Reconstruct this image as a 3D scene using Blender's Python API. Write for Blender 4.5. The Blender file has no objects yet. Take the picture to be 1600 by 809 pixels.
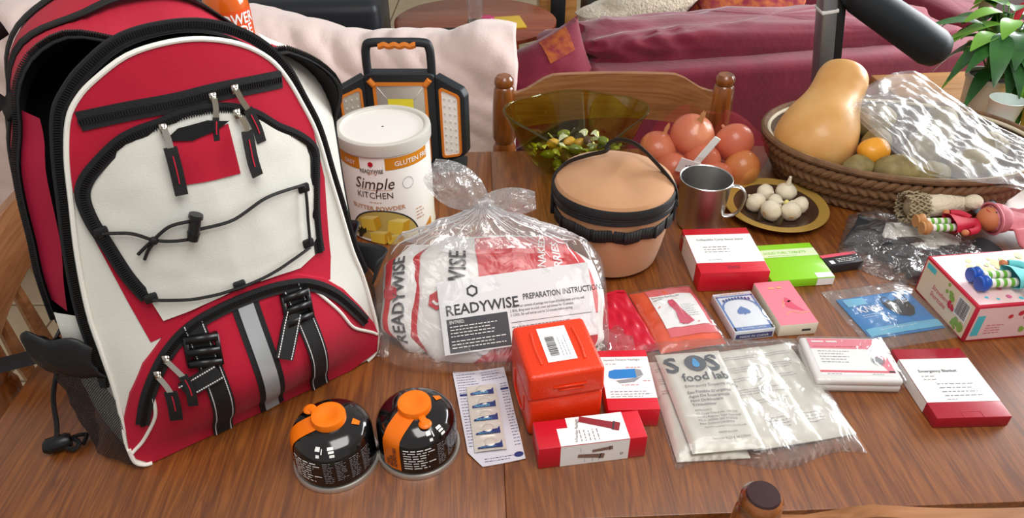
import bpy, bmesh, math, random
from mathutils import Vector, Matrix, noise
V = Vector; PI = math.pi; R = math.radians
sc = bpy.context.scene
COL = sc.collection
T = 0.75                                   # table top height

# ---------------------------------------------------------------- camera, light, exposure
cd = bpy.data.cameras.new('camera'); cam = bpy.data.objects.new('camera', cd); COL.objects.link(cam)
cd.sensor_fit = 'HORIZONTAL'; cd.sensor_width = 36; cd.lens = 36 * 1150 / 1600; cd.clip_start = .02
cam.location = (0, 0, 1.5); cam.rotation_euler = (R(90 - 36), 0, 0)
sc.camera = cam
w = bpy.data.worlds.new('room_daylight'); sc.world = w; w.use_nodes = True
bg = w.node_tree.nodes['Background']; bg.inputs[0].default_value = (1, .965, .93, 1); bg.inputs[1].default_value = .42
def area(name, loc, aim, size, sy, power, col):
    l = bpy.data.lights.new(name, 'AREA'); l.shape = 'RECTANGLE'; l.size = size; l.size_y = sy; l.energy = power; l.color = col
    o = bpy.data.objects.new(name, l); COL.objects.link(o); o.location = loc
    o.rotation_euler = (V(aim) - V(loc)).to_track_quat('-Z', 'Y').to_euler(); return o
area('window_daylight', (3.05, 2.6, 1.75), (.3, 1.2, .75), 2.2, 1.5, 150, (.95, .98, 1))
area('overhead_fill', (.35, .15, 2.55), (.05, .75, .8), 1.1, 1.1, 27, (1, .97, .93))  # added unseen fill above the table; its falloff leaves the sofa dimmer
sc.view_settings.view_transform = 'Standard'; sc.view_settings.look = 'None'
sc.view_settings.exposure = 0.05; sc.view_settings.gamma = 1; sc.view_settings.use_curve_mapping = False

# ---------------------------------------------------------------- materials
def lin(h):
    h = h.lstrip('#'); c = [int(h[i:i+2], 16) / 255 for i in (0, 2, 4)]
    return tuple(x / 12.92 if x <= .04045 else ((x + .055) / 1.055) ** 2.4 for x in c) + (1,)
MATS = {}
def M(name, col, rough=.5, metal=0, bump=0, bscale=200, var=0, vscale=8, coat=0, sheen=0, spec=.5, trans=0, sub=0, ior=1.45, emit=0, stretch=None, col2=None, dist=.002, vlo=.35, vhi=.65):
    m = bpy.data.materials.new(name); m.use_nodes = True; nt = m.node_tree; N = nt.nodes; L = nt.links
    p = N['Principled BSDF']; c = lin(col)
    p.inputs['Base Color'].default_value = c; p.inputs['Roughness'].default_value = rough; p.inputs['Metallic'].default_value = metal
    p.inputs['Coat Weight'].default_value = coat; p.inputs['Coat Roughness'].default_value = .12
    p.inputs['Sheen Weight'].default_value = sheen; p.inputs['Specular IOR Level'].default_value = spec
    p.inputs['Transmission Weight'].default_value = trans; p.inputs['IOR'].default_value = ior
    if sub:
        p.inputs['Subsurface Weight'].default_value = sub; p.inputs['Subsurface Scale'].default_value = .01
    if emit: p.inputs['Emission Color'].default_value = c; p.inputs['Emission Strength'].default_value = emit
    if bump or var or col2:
        tc = N.new('ShaderNodeTexCoord'); mp = N.new('ShaderNodeMapping'); L.new(tc.outputs['Object'], mp.inputs[0])
        if stretch: mp.inputs['Scale'].default_value = stretch
    if bump:
        n = N.new('ShaderNodeTexNoise'); n.inputs['Scale'].default_value = bscale; n.inputs['Detail'].default_value = 4
        b = N.new('ShaderNodeBump'); b.inputs['Strength'].default_value = bump; b.inputs['Distance'].default_value = dist
        L.new(mp.outputs[0], n.inputs[0]); L.new(n.outputs[0], b.inputs['Height']); L.new(b.outputs[0], p.inputs['Normal'])
    if var or col2:
        n = N.new('ShaderNodeTexNoise'); n.inputs['Scale'].default_value = vscale; n.inputs['Detail'].default_value = 6
        r = N.new('ShaderNodeValToRGB'); L.new(mp.outputs[0], n.inputs[0]); L.new(n.outputs[0], r.inputs[0]); L.new(r.outputs[0], p.inputs['Base Color'])
        c2 = lin(col2) if col2 else tuple(x * (1 - var) for x in c[:3]) + (1,)
        r.color_ramp.elements[0].position = vlo; r.color_ramp.elements[1].position = vhi
        r.color_ramp.elements[0].color = c2; r.color_ramp.elements[1].color = c
    MATS[name] = m; return m
def film(name, tint=(.97, .97, .97, 1), base=.05, edge=.55, haze=.06, scale=28, strength=.8, rough=.12, crk=18):
    m = bpy.data.materials.new(name); m.use_nodes = True; nt = m.node_tree; N = nt.nodes; L = nt.links
    N.remove(N['Principled BSDF']); out = N['Material Output']
    tc = N.new('ShaderNodeTexCoord'); n = N.new('ShaderNodeTexNoise'); n.inputs['Scale'].default_value = scale; n.inputs['Detail'].default_value = 3
    n.inputs['Distortion'].default_value = 1.5; L.new(tc.outputs['Object'], n.inputs[0])
    v = N.new('ShaderNodeTexVoronoi'); v.inputs['Scale'].default_value = crk; L.new(tc.outputs['Object'], v.inputs[0])
    ad = N.new('ShaderNodeMath'); ad.operation = 'ADD'; L.new(n.outputs[0], ad.inputs[0]); L.new(v.outputs['Distance'], ad.inputs[1])
    b = N.new('ShaderNodeBump'); b.inputs['Strength'].default_value = strength; b.inputs['Distance'].default_value = .01; L.new(ad.outputs[0], b.inputs['Height'])
    g = N.new('ShaderNodeBsdfGlossy'); g.inputs['Roughness'].default_value = rough; L.new(b.outputs[0], g.inputs['Normal'])
    t = N.new('ShaderNodeBsdfTransparent'); t.inputs[0].default_value = tint
    d = N.new('ShaderNodeBsdfDiffuse'); d.inputs[0].default_value = (.85, .85, .86, 1)
    lw = N.new('ShaderNodeLayerWeight'); lw.inputs[0].default_value = .35; L.new(b.outputs[0], lw.inputs['Normal'])
    mr = N.new('ShaderNodeMapRange'); mr.inputs['To Min'].default_value = base; mr.inputs['To Max'].default_value = edge; L.new(lw.outputs['Facing'], mr.inputs['Value'])
    m1 = N.new('ShaderNodeMixShader'); m1.inputs[0].default_value = haze; L.new(t.outputs[0], m1.inputs[1]); L.new(d.outputs[0], m1.inputs[2])
    m2 = N.new('ShaderNodeMixShader'); L.new(mr.outputs[0], m2.inputs[0]); L.new(m1.outputs[0], m2.inputs[1]); L.new(g.outputs[0], m2.inputs[2])
    L.new(m2.outputs[0], out.inputs[0]); MATS[name] = m; return m
def mesh_net(name, col, scale, thick=.25):
    # woven net: opaque threads on a see-through grid, in the sheet's own UV-like object space
    m = bpy.data.materials.new(name); m.use_nodes = True; nt = m.node_tree; N = nt.nodes; L = nt.links
    p = N['Principled BSDF']; p.inputs['Base Color'].default_value = lin(col); p.inputs['Roughness'].default_value = .7
    tc = N.new('ShaderNodeTexCoord'); outs = []
    for rot in (45, -45):
        mp = N.new('ShaderNodeMapping'); mp.inputs['Rotation'].default_value = (0, 0, R(rot)); L.new(tc.outputs['UV'], mp.inputs[0])
        wv = N.new('ShaderNodeTexWave'); wv.inputs['Scale'].default_value = scale; L.new(mp.outputs[0], wv.inputs[0])
        c = N.new('ShaderNodeMath'); c.operation = 'GREATER_THAN'; c.inputs[1].default_value = 1 - thick; L.new(wv.outputs['Fac'], c.inputs[0]); outs.append(c)
    mx = N.new('ShaderNodeMath'); mx.operation = 'MAXIMUM'; L.new(outs[0].outputs[0], mx.inputs[0]); L.new(outs[1].outputs[0], mx.inputs[1])
    L.new(mx.outputs[0], p.inputs['Alpha']); MATS[name] = m; return m
def wood(name, c1, c2, rough=.3, coat=.3, scale=(40, 2.6, 40), c3=None, crough=.18):
    m = bpy.data.materials.new(name); m.use_nodes = True; nt = m.node_tree; N = nt.nodes; L = nt.links; p = N['Principled BSDF']
    tc = N.new('ShaderNodeTexCoord'); mp = N.new('ShaderNodeMapping'); mp.inputs['Scale'].default_value = scale; L.new(tc.outputs['Object'], mp.inputs[0])
    n = N.new('ShaderNodeTexNoise'); n.inputs['Scale'].default_value = 1; n.inputs['Detail'].default_value = 8; n.inputs['Roughness'].default_value = .65; n.inputs['Distortion'].default_value = .6; L.new(mp.outputs[0], n.inputs[0])
    mp2 = N.new('ShaderNodeMapping'); mp2.inputs['Scale'].default_value = tuple(s * .22 for s in scale); L.new(tc.outputs['Object'], mp2.inputs[0])
    n2 = N.new('ShaderNodeTexNoise'); n2.inputs['Scale'].default_value = 1; n2.inputs['Detail'].default_value = 3; n2.inputs['Distortion'].default_value = 1.2; L.new(mp2.outputs[0], n2.inputs[0])
    wv = N.new('ShaderNodeMath'); wv.operation = 'SINE'; ml = N.new('ShaderNodeMath'); ml.operation = 'MULTIPLY'; ml.inputs[1].default_value = 55; L.new(n2.outputs[0], ml.inputs[0]); L.new(ml.outputs[0], wv.inputs[0])
    sc2 = N.new('ShaderNodeMath'); sc2.operation = 'MULTIPLY_ADD'; sc2.inputs[1].default_value = .09; L.new(wv.outputs[0], sc2.inputs[0]); L.new(n.outputs[0], sc2.inputs[2])
    r = N.new('ShaderNodeValToRGB'); L.new(sc2.outputs[0], r.inputs[0]); e = r.color_ramp.elements
    e[0].position = .3; e[0].color = lin(c2); e[1].position = .68; e[1].color = lin(c1)
    if c3: k = e.new(.5); k.color = lin(c3)
    L.new(r.outputs[0], p.inputs['Base Color']); p.inputs['Roughness'].default_value = rough; p.inputs['Coat Weight'].default_value = coat; p.inputs['Coat Roughness'].default_value = crough
    b = N.new('ShaderNodeBump'); b.inputs['Strength'].default_value = .06; b.inputs['Distance'].default_value = .001; L.new(n.outputs[0], b.inputs['Height']); L.new(b.outputs[0], p.inputs['Normal'])
    MATS[name] = m; return m

# ---------------------------------------------------------------- object helpers
def tag(o, label=None, cat=None, group=None, kind=None):
    if label: o['label'] = label
    if cat: o['category'] = cat
    if group: o['group'] = group
    if kind: o['kind'] = kind
    return o
def thing(name, label, cat, loc=(0, 0, 0), rz=0, group=None, kind=None):
    o = bpy.data.objects.new(name, None); COL.objects.link(o); o.empty_display_size = .05
    o.location = loc; o.rotation_euler = (0, 0, R(rz)); return tag(o, label, cat, group, kind)
class MB:
    def __init__(s): s.v = []; s.f = []; s.m = []; s.uv = None
    def add(s, vs, fs, mi=0):
        k = len(s.v); s.v += [tuple(q) for q in vs]; s.f += [tuple(i + k for i in q) for q in fs]; s.m += [mi] * len(fs); return s
    def box(s, c, d, rz=0, mi=0, mtx=None):
        x, y, z = (q / 2 for q in d); m = mtx or Matrix.Rotation(rz, 3, 'Z')
        vs = [V(c) + m @ V((a, b, e)) for e in (-z, z) for a, b in ((-x, -y), (x, -y), (x, y), (-x, y))]
        return s.add(vs, [(3, 2, 1, 0), (4, 5, 6, 7), (0, 1, 5, 4), (1, 2, 6, 5), (2, 3, 7, 6), (3, 0, 4, 7)], mi)
    def rbox(s, c, d, r=.004, seg=2, rz=0, mtx=None, taper=1):
        b = bmesh.new(); bmesh.ops.create_cube(b, size=1)
        for q in b.verts:
            k = taper if q.co.z > 0 else 1
            q.co = V((q.co.x * d[0] * k, q.co.y * d[1] * k, q.co.z * d[2]))
        bmesh.ops.bevel(b, geom=b.edges[:], offset=r, segments=seg, profile=.5, affect='EDGES')
        m = mtx or Matrix.Rotation(rz, 3, 'Z'); b.verts.index_update()
        s.add([V(c) + m @ q.co for q in b.verts], [[q.index for q in g.verts] for g in b.faces]); b.free(); return s
    def tube(s, pts, r, n=8, cap=True, flat=1):
        pts = [V(p) for p in pts]; k = len(pts); rr = r if isinstance(r, (list, tuple)) else [r] * k; vs = []; up = None
        for i, p in enumerate(pts):
            t = (pts[min(i + 1, k - 1)] - pts[max(i - 1, 0)])
            t = t.normalized() if t.length > 1e-9 else V((0, 0, 1))
            if up is None: up = V((0, 0, 1)) if abs(t.z) < .9 else V((1, 0, 0))
            a = t.cross(up)
            if a.length < 1e-6: a = t.orthogonal()
            a.normalize(); up = a.cross(t).normalized()
            vs += [p + (a * math.cos(2 * PI * j / n) + up * math.sin(2 * PI * j / n) * flat) * rr[i] for j in range(n)]
        fs = [(i * n + j, i * n + (j + 1) % n, (i + 1) * n + (j + 1) % n, (i + 1) * n + j) for i in range(k - 1) for j in range(n)]
        if cap: fs += [tuple(range(n))[::-1], tuple((k - 1) * n + j for j in range(n))]
        return s.add(vs, fs)
    def lathe(s, prof, n=40, c=(0, 0, 0), a0=0, a1=2 * PI, fn=None):
        full = abs(a1 - a0 - 2 * PI) < 1e-6; nn = n if full else n + 1; k = len(prof); vs = []
        for r, z in prof:
            for j in range(nn):
                a = a0 + (a1 - a0) * j / n; p = V((r * math.cos(a), r * math.sin(a), z))
                vs.append(V(c) + (fn(p, a) if fn else p))
        fs = [(i * nn + j, i * nn + (j + 1) % nn, (i + 1) * nn + (j + 1) % nn, (i + 1) * nn + j) for i in range(k - 1) for j in range(n)]
        return s.add(vs, fs)
    def grid(s, nu, nv, fn, uv=False):
        vs = [V(fn(i / nu, j / nv)) for j in range(nv + 1) for i in range(nu + 1)]; q = nu + 1
        return s.add(vs, [(j * q + i, j * q + i + 1, (j + 1) * q + i + 1, (j + 1) * q + i) for j in range(nv) for i in range(nu)])
    def quad(s, a, b, c, d): return s.add([a, b, c, d], [(0, 1, 2, 3)])
    def blob(s, c, rad, nu=20, nv=12, fn=None, mtx=None):
        vs = []
        for j in range(nv + 1):
            ph = PI * j / nv
            for i in range(nu):
                a = 2 * PI * i / nu; d = V((math.sin(ph) * math.cos(a), math.sin(ph) * math.sin(a), math.cos(ph)))
                p = V((d.x * rad[0], d.y * rad[1], d.z * rad[2]))
                if fn: p = fn(p, d)
                if mtx: p = mtx @ p
                vs.append(V(c) + p)
        fs = [(j * nu + i, (j + 1) * nu + i, (j + 1) * nu + (i + 1) % nu, j * nu + (i + 1) % nu) for j in range(nv) for i in range(nu)]
        return s.add(vs, fs)
    def build(s, name, m, parent=None, smooth=True, label=None, cat=None, group=None, kind=None, weld=False, loc=None, rz=0, angle=40):
        me = bpy.data.meshes.new(name); me.from_pydata([tuple(q) for q in s.v], [], s.f)
        ms = m if isinstance(m, (list, tuple)) else [m]
        for q in ms: me.materials.append(MATS[q] if isinstance(q, str) else q)
        if len(ms) > 1: me.polygons.foreach_set('material_index', s.m)
        b = bmesh.new(); b.from_mesh(me)
        if weld: bmesh.ops.remove_doubles(b, verts=b.verts, dist=1e-5)
        bmesh.ops.recalc_face_normals(b, faces=b.faces)
        for e in b.edges:
            e.smooth = not (len(e.link_faces) == 2 and e.calc_face_angle(0) > R(angle))
        b.to_mesh(me); b.free()
        for q in me.polygons: q.use_smooth = smooth
        o = bpy.data.objects.new(name, me); COL.objects.link(o)
        if parent: o.parent = parent
        if loc: o.location = loc
        if rz: o.rotation_euler = (0, 0, R(rz))
        return tag(o, label, cat, group, kind)
def nz(x, y=0, z=0): return noise.noise(V((x, y, z)))
def smooth(pts, k=6, closed=False):
    # Catmull-Rom through points of any dimension
    P = [tuple(p) for p in pts]; n = len(P); out = []
    rng = range(n) if closed else range(n - 1)
    for i in rng:
        g = (lambda j: P[j % n]) if closed else (lambda j: P[max(0, min(n - 1, j))])
        a, b, c, d = g(i - 1), g(i), g(i + 1), g(i + 2)
        for q in range(k):
            t = q / k
            out.append(tuple(.5 * (2 * b[m] + (c[m] - a[m]) * t + (2 * a[m] - 5 * b[m] + 4 * c[m] - d[m]) * t * t + (3 * b[m] - a[m] - 3 * c[m] + d[m]) * t ** 3) for m in range(len(b))))
    if not closed: out.append(P[-1])
    return out
def patch(name, poly, fn, off, m, parent=None, thick=.0, grid=.012, **kw):
    # a flat outline laid on the curved surface fn(x, y, offset), cut fine enough to follow it
    b = bmesh.new(); f = b.faces.new([b.verts.new((x, y, 0)) for x, y in poly]); bmesh.ops.triangulate(b, faces=[f])
    for ax in (0, 1):
        lo = min(p[ax] for p in poly); hi = max(p[ax] for p in poly); q = lo + grid
        while q < hi:
            no = [0, 0, 0]; no[ax] = 1; co = [0, 0, 0]; co[ax] = q
            bmesh.ops.bisect_plane(b, geom=b.verts[:] + b.edges[:] + b.faces[:], plane_co=co, plane_no=no); q += grid
    if thick:
        ed = [e for e in b.edges if e.is_boundary]; r = bmesh.ops.extrude_edge_only(b, edges=ed)
        for q in r['geom']:
            if isinstance(q, bmesh.types.BMVert): q.co.z = -thick
    b.verts.index_update(); mb = MB()
    mb.add([fn(q.co.x, q.co.y, off + q.co.z) for q in b.verts], [[q.index for q in g.verts] for g in b.faces]); b.free()
    return mb.build(name, m, parent, **kw)
def ribbon(mb, line, width, fn, off, thick=.002, closed=False):
    # band of rectangular section along a 2-D line on the surface fn
    k = len(line); vs = []; ww = width if isinstance(width, (list, tuple)) else [width] * k
    for i, p in enumerate(line):
        a, b = (line[(i - 1) % k], line[(i + 1) % k]) if closed else (line[max(0, i - 1)], line[min(k - 1, i + 1)])
        t = V((b[0] - a[0], b[1] - a[1])); t = t.normalized() if t.length > 0 else V((1, 0)); q = V((-t.y, t.x)) * ww[i] / 2
        o2 = off if not isinstance(off, list) else off[i]
        vs += [fn(p[0] + q.x, p[1] + q.y, o2), fn(p[0] - q.x, p[1] - q.y, o2), fn(p[0] - q.x, p[1] - q.y, o2 - thick), fn(p[0] + q.x, p[1] + q.y, o2 - thick)]
    fs = [(i * 4 + j, i * 4 + (j + 1) % 4, ((i + 1) % k) * 4 + (j + 1) % 4, ((i + 1) % k) * 4 + j) for i in range(k if closed else k - 1) for j in range(4)]
    if not closed: fs += [(3, 2, 1, 0), tuple((k - 1) * 4 + j for j in range(4))]
    return mb.add(vs, fs)
def along(line, step):
    # points and directions every step along a 2-D or 3-D polyline
    out = []; d = 0; nxt = 0
    for a, b in zip(line, line[1:]):
        a = V(a); b = V(b); l = (b - a).length
        while nxt <= d + l and l > 0:
            out.append((a + (b - a) * ((nxt - d) / l), (b - a) / l)); nxt += step
        d += l
    return out
_tc = {}
def glyphs(text, size, bold=0, align='LEFT', sx=1, shear=0):
    key = (text, size, bold, align, sx, shear)
    if key not in _tc:
        c = bpy.data.curves.new('t', 'FONT'); c.body = text; c.size = size; c.align_x = align; c.resolution_u = 2; c.offset = bold * size; c.shear = shear
        o = bpy.data.objects.new('t', c); COL.objects.link(o); dg = bpy.context.evaluated_depsgraph_get(); e = o.evaluated_get(dg); me = e.to_mesh()
        _tc[key] = ([(q.co.x * sx, q.co.y) for q in me.vertices], [tuple(f.vertices) for f in me.polygons])
        e.to_mesh_clear(); bpy.data.objects.remove(o); bpy.data.curves.remove(c)
    return _tc[key]
def write(mb, text, size, x, y, fn, off=.0004, rot=0, **kw):
    vs, fs = glyphs(text, size, **kw); c, s_ = math.cos(R(rot)), math.sin(R(rot))
    return mb.add([fn(x + a * c - b * s_, y + a * s_ + b * c, off) for a, b in vs], fs)
def lines(mb, x, y, wd, n, pitch, h, fn, off=.0004, seed=0, rot=0, ragged=.3):
    # rows of fine unreadable print: word-length bars
    rd = random.Random(seed); c, s_ = math.cos(R(rot)), math.sin(R(rot))
    g = lambda a, b: fn(x + a * c - b * s_, y + a * s_ + b * c, off)
    for i in range(n):
        q = 0; end = wd * (1 - ragged * rd.random())
        while q < end:
            l = min(h * rd.uniform(1.2, 4), end - q); yy = -i * pitch
            hh = h * .62; mb.quad(g(q, yy), g(q + l, yy), g(q + l, yy + hh), g(q, yy + hh)); q += l + h * .8
    return mb
def plane(z=0):                      # local top surface at height z
    return lambda x, y, o: V((x, y, z + o))
def rect2(x0, y0, x1, y1): return [(x0, y0), (x1, y0), (x1, y1), (x0, y1)]
def flat(name, poly, fn, m, parent, off=.0003, label=None):
    mb = MB(); mb.add([fn(x, y, off) for x, y in poly], [tuple(range(len(poly)))]); return mb.build(name, m, parent, smooth=False, label=label)
# ---------------------------------------------------------------- palette
wood('table_wood', '8f521d', '623210', rough=.4, coat=.62, scale=(120, 8, 120), c3='7a4214', crough=.36)
wood('chair_wood', 'a9744a', '8a5832', rough=.3, coat=.45, scale=(5, 60, 60))
wood('post_wood', '9c5a28', '6b3714', rough=.22, coat=.5, scale=(40, 40, 5))
wood('red_wood', '9a4a2c', '7a3520', rough=.3, scale=(3, 30, 30))
wood('ledge_wood', 'c48a4c', 'a06a34', rough=.4, scale=(3, 30, 30))
M('grout', '8f7f68', .9); M('tile', 'b7a588', .45, var=.12, vscale=14, bump=.1, bscale=60)
M('maroon', '821633', .85, sheen=.28, bump=.25, bscale=60, var=.25, vscale=9, dist=.004)
M('maroon_dark', '5c1226', .9, sheen=.4, bump=.2, bscale=80)
M('blanket', 'e6cdc6', .95, sheen=.5, bump=.35, bscale=140, var=.06, vscale=12, dist=.003)
M('cream_fur', 'd9cbb4', .95, sheen=.5, bump=.8, bscale=90, var=.2, vscale=20, dist=.01)
M('black_leather', '22262c', .45, bump=.2, bscale=70); M('black_pad', '1d2329', .5, bump=.1, bscale=200)
M('grey_metal', '8d8f93', .38, metal=.85); M('dark_metal', '2b2d30', .4, metal=.5)
M('orange_weave', 'b5602a', .9, col2='7d1730', vscale=30); M('black', '121214', .5); M('black_gloss', '08080a', .18, coat=.4)
M('white', 'f0efec', .55); M('paper', 'f1efea', .6); M('print', '38383c', .6); M('print_grey', '77777c', .6); M('print_red', 'b3202c', .5)

# ---------------------------------------------------------------- floor
fl = MB(); fl.box((0, 2.4, -.03), (9, 9, .06)); fl.build('floor', 'grout', kind='structure', smooth=False)
floor = bpy.data.objects['floor']
tm = MB(); tm.rbox((0, 0, .003), (.326, .326, .01), r=.003, seg=1); t0 = tm.build('tile', 'tile', floor, smooth=False)
tiles = [(-2.6 + .335 * i, .3 + .335 * j) for i in range(16) for j in range(16)]
for k, (x, y) in enumerate(tiles):
    o = t0 if k == 0 else t0.copy()
    if k: COL.objects.link(o)
    o.location = (x, y, 0)

# ---------------------------------------------------------------- walls, out of the picture; the right one holds the window
M('wall_paint', 'e8e2d6', .9)
def wall(name, *boxes):
    b = MB()
    for c, d in boxes: b.box(c, d)
    return b.build(name, 'wall_paint', smooth=False, kind='structure')
wall('wall_far', ((0, 6.95, 1.3), (9, .1, 2.6))); wall('wall_left', ((-4.55, 2.4, 1.3), (.1, 9, 2.6)))
wall('wall_right', ((3.3, 2.4, .45), (.1, 9, .9)), ((3.3, 2.4, 2.6), (.1, 9, .1)), ((3.3, -.35, 1.73), (.1, 3.5, 1.66)), ((3.3, 5.35, 1.73), (.1, 3.1, 1.66)))
b = MB()
for c, d in (((3.29, 2.6, .93), (.12, 2.42, .06)), ((3.29, 2.6, 2.53), (.12, 2.42, .06)), ((3.29, 1.42, 1.73), (.12, .06, 1.6)), ((3.29, 3.78, 1.73), (.12, .06, 1.6)), ((3.29, 2.6, 1.73), (.06, .04, 1.6))): b.box(c, d)
b.build('window_1', 'white', smooth=False, kind='structure')

# ---------------------------------------------------------------- dining table
TY = 2.5
c_, s_ = math.cos(R(TY)), math.sin(R(TY))
tb = thing('dining_table', 'brown polished wooden dining table everything stands on', 'table', (0, 0, 0), TY)
for (x0, x1) in ((-.653, .01585), (.01615, 1.2)):
    b = MB(); b.rbox(((x0 + x1) / 2, .9715, T - .015), (x1 - x0, .917, .03), r=.0012, seg=2); b.build('table_leaf', 'table_wood', tb)
for y in (.57, 1.37): b = MB(); b.box((.27, y, T - .075), (1.6, .022, .09)); b.build('apron', 'table_wood', tb)
for x in (-.55, 1.09): b = MB(); b.box((x, .97, T - .075), (.022, .8, .09)); b.build('apron', 'table_wood', tb)
for x in (-.57, 1.11):
    for y in (.6, 1.34):
        b = MB(); b.lathe([(.0, 0), (.02, 0), (.024, .05), (.03, .3), (.022, .34), (.034, .38), (.03, .55), (.034, .58), (.034, T - .03), (0, T - .03)], 20, (x, y, .004)); b.build('leg', 'post_wood', tb)

# ---------------------------------------------------------------- dining chairs
M('cap_dark', '33191a', .35, coat=.3)
def chair(loc, rz, label, spindles=5, cap='post_wood'):
    t = thing('dining_chair', label, 'chair', loc, rz, 'wooden dining chairs round the table')
    for s in (-1, 1):
        x = s * .245; b = MB()
        b.lathe([(0, .003), (.018, .003), (.022, .2), (.02, .42), (.026, .45), (.021, .5), (.021, .60), (.0245, .66), (.027, .70), (.021, .714), (.027, .728), (.0255, .80), (.0225, .845), (.0185, .85), (.0215, .855), (.0215, .866), (.017, .8715)], 24, (x, 0, 0))
        b.build('back_post', 'post_wood', t)
        b = MB(); b.lathe([(.0175, .8712), (.016, .8735), (0, .874)], 24, (x, 0, 0)); b.build('post_cap', cap, t)
    b = MB(); n = 24      # crest rail with shouldered top
    def top(u):
        k = abs(u - .5) * 2; return .834 + .034 * (1 if k < .55 else (0.5 + 0.5 * math.cos(PI * min(1, (k - .55) / .38))))
    for i in range(n + 1):
        u = i / n; x = -.235 + .47 * u; cv = .03 * (1 - (2 * u - 1) ** 2)
        z1 = top(u); z0 = .757 + .006 * math.cos(PI * (u - .5) * 2)
        b.v += [(x, cv - .01, z0), (x, cv + .01, z0), (x, cv + .012, (z0 + z1) / 2), (x, cv + .007, z1), (x, cv - .007, z1), (x, cv - .012, (z0 + z1) / 2)]
    b.f = [(i * 6 + j, i * 6 + (j + 1) % 6, (i + 1) * 6 + (j + 1) % 6, (i + 1) * 6 + j) for i in range(n) for j in range(6)] + [tuple(range(6)), tuple(n * 6 + j for j in range(6))]; b.m = [0] * len(b.f)
    b.build('crest_rail', 'chair_wood', t)
    b = MB(); b.rbox((0, .006, .56), (.46, .02, .04), r=.005); b.build('lower_rail', 'chair_wood', t)
    for i in range(spindles):
        u = (i + 1) / (spindles + 1); x = -.235 + .47 * u; cv = .03 * (1 - (2 * u - 1) ** 2)
        b = MB(); b.tube([(x, .008, .57), (x, .008 + cv * .5, .66), (x, cv, .765)], [.009, .012, .009], 8); b.build('spindle', 'chair_wood', t)
    b = MB(); b.rbox((0, -.2, .44), (.47, .43, .035), r=.014, seg=3); b.build('seat', 'chair_wood', t)
    for s in (-1, 1):
        b = MB(); b.lathe([(0, .003), (.016, .003), (.022, .2), (.018, .3), (.024, .42), (0, .43)], 16, (s * .2, -.37, 0)); b.build('leg', 'post_wood', t)
        b = MB(); b.tube([(s * .245, 0, .2), (s * .2, -.37, .2)], .01, 8); b.build('stretcher', 'post_wood', t)
    return t
chair((.227, 1.545, .003), 1, 'wooden dining chair with curved crest rail behind the green glass bowl', 0)
chair((.497, .469, .003), 182.5, 'wooden dining chair in the foreground, only its dark-capped post and rail top showing', 0, 'cap_dark')
chair((-.79, 1.02, .003), 96, 'wooden spindle-back dining chair at the table end behind the backpack')

M('snack_yellow', 'e3bf3c', .4, coat=.3, bump=.5, bscale=25, dist=.01, col2='efe6c8', vscale=9)
b = MB(); b.grid(20, 20, lambda u, v: ((u - .5) * .16, (v - .5) * .22, .003 + .035 * (max(0, 1 - abs(2 * u - 1) ** 3) * max(0, 1 - abs(2 * v - 1) ** 3)) ** .5 + .006 * noise.noise(V((u * 6, v * 6, 1))))); b.grid(20, 20, lambda u, v: ((u - .5) * .16, (v - .5) * .22, .001))
b.build('snack_packet', 'snack_yellow', label='yellow crumpled packet on the chair seat left of the backpack', cat='packet', loc=(-.78 + .14, 1.04, .4615), rz=30, weld=True)
# ---------------------------------------------------------------- sofas behind the table
def cushion(mb, c, d, e=.35, seed=0, wr=.012, nu=36, nv=20, mtx=None, fold=0):
    sg = lambda x, p: math.copysign(abs(x) ** p, x)
    def fn(p, q):
        s1 = math.sin(math.acos(max(-1, min(1, q.z)))); a = math.atan2(q.y, q.x)
        x = sg(s1, e) * sg(math.cos(a), e); y = sg(s1, e) * sg(math.sin(a), e); z = sg(q.z, e)
        k = 1 + wr * 8 * nz(x * 1.7 + seed, y * 1.7, z * 1.7) + wr * 4 * nz(x * 5 + seed, y * 3, z * 5)
        k2 = k - fold * abs(nz(x * 7 + z * 1.5 + seed, z * 1.2, y)) - fold * .5 * abs(nz(x * 15 - z * 2 + seed, z * 2, y)); return V((x * d[0] / 2 * k, y * d[1] / 2 * k2, z * d[2] / 2 * k2))
    return mb.blob(c, (1, 1, 1), nu, nv, fn, mtx)
sf = thing('sofa', 'maroon velvet sofa seen from behind, to the right of the wooden chair', 'sofa', (.24, 2.03, 0), 11)
b = MB(); b.rbox((.70, .08, .345), (1.40, .18, .66), r=.03, seg=3); b.build('back_panel', 'maroon', sf)
b = MB(); cushion(b, (.63, .21, .628), (1.30, .28, .25), .40, 3, .012, 150, 40, Matrix.Rotation(R(1.5), 3, 'Y'), .11); b.build('back_cushion', 'maroon', sf)
b = MB(); cushion(b, (.36, .66, .40), (.64, .66, .22), .35, 5); b.build('seat_cushion', 'maroon', sf)
b = MB(); cushion(b, (1.02, .66, .40), (.62, .66, .22), .35, 8); b.build('seat_cushion', 'maroon', sf)
b = MB(); b.rbox((.70, .58, .155), (1.36, .82, .27), r=.03); b.build('base', 'maroon_dark', sf)
b = MB(); cushion(b, (1.49, .50, .38), (.24, 1.05, .62), .4, 12, .006); b.build('armrest', 'maroon', sf)
b = MB(); b.rbox((1.50, .16, .70), (.03, .03, .12), r=.012, mtx=Matrix.Rotation(R(35), 3, 'Y')); b.build('recline_handle', 'print_red', sf)
ls = thing('loveseat', 'maroon upholstered loveseat mostly hidden by the pink blanket', 'sofa', (-.72, 2.0, 0), 0)
b = MB(); b.rbox((-.185, .08, .37), (1.77, .2, .68), r=.04, seg=3); b.build('back_panel', 'maroon', ls)
b = MB(); cushion(b, (-.14, .55, .40), (1.7, .75, .22), .3, 31); b.build('seat_cushion', 'maroon', ls)
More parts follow.
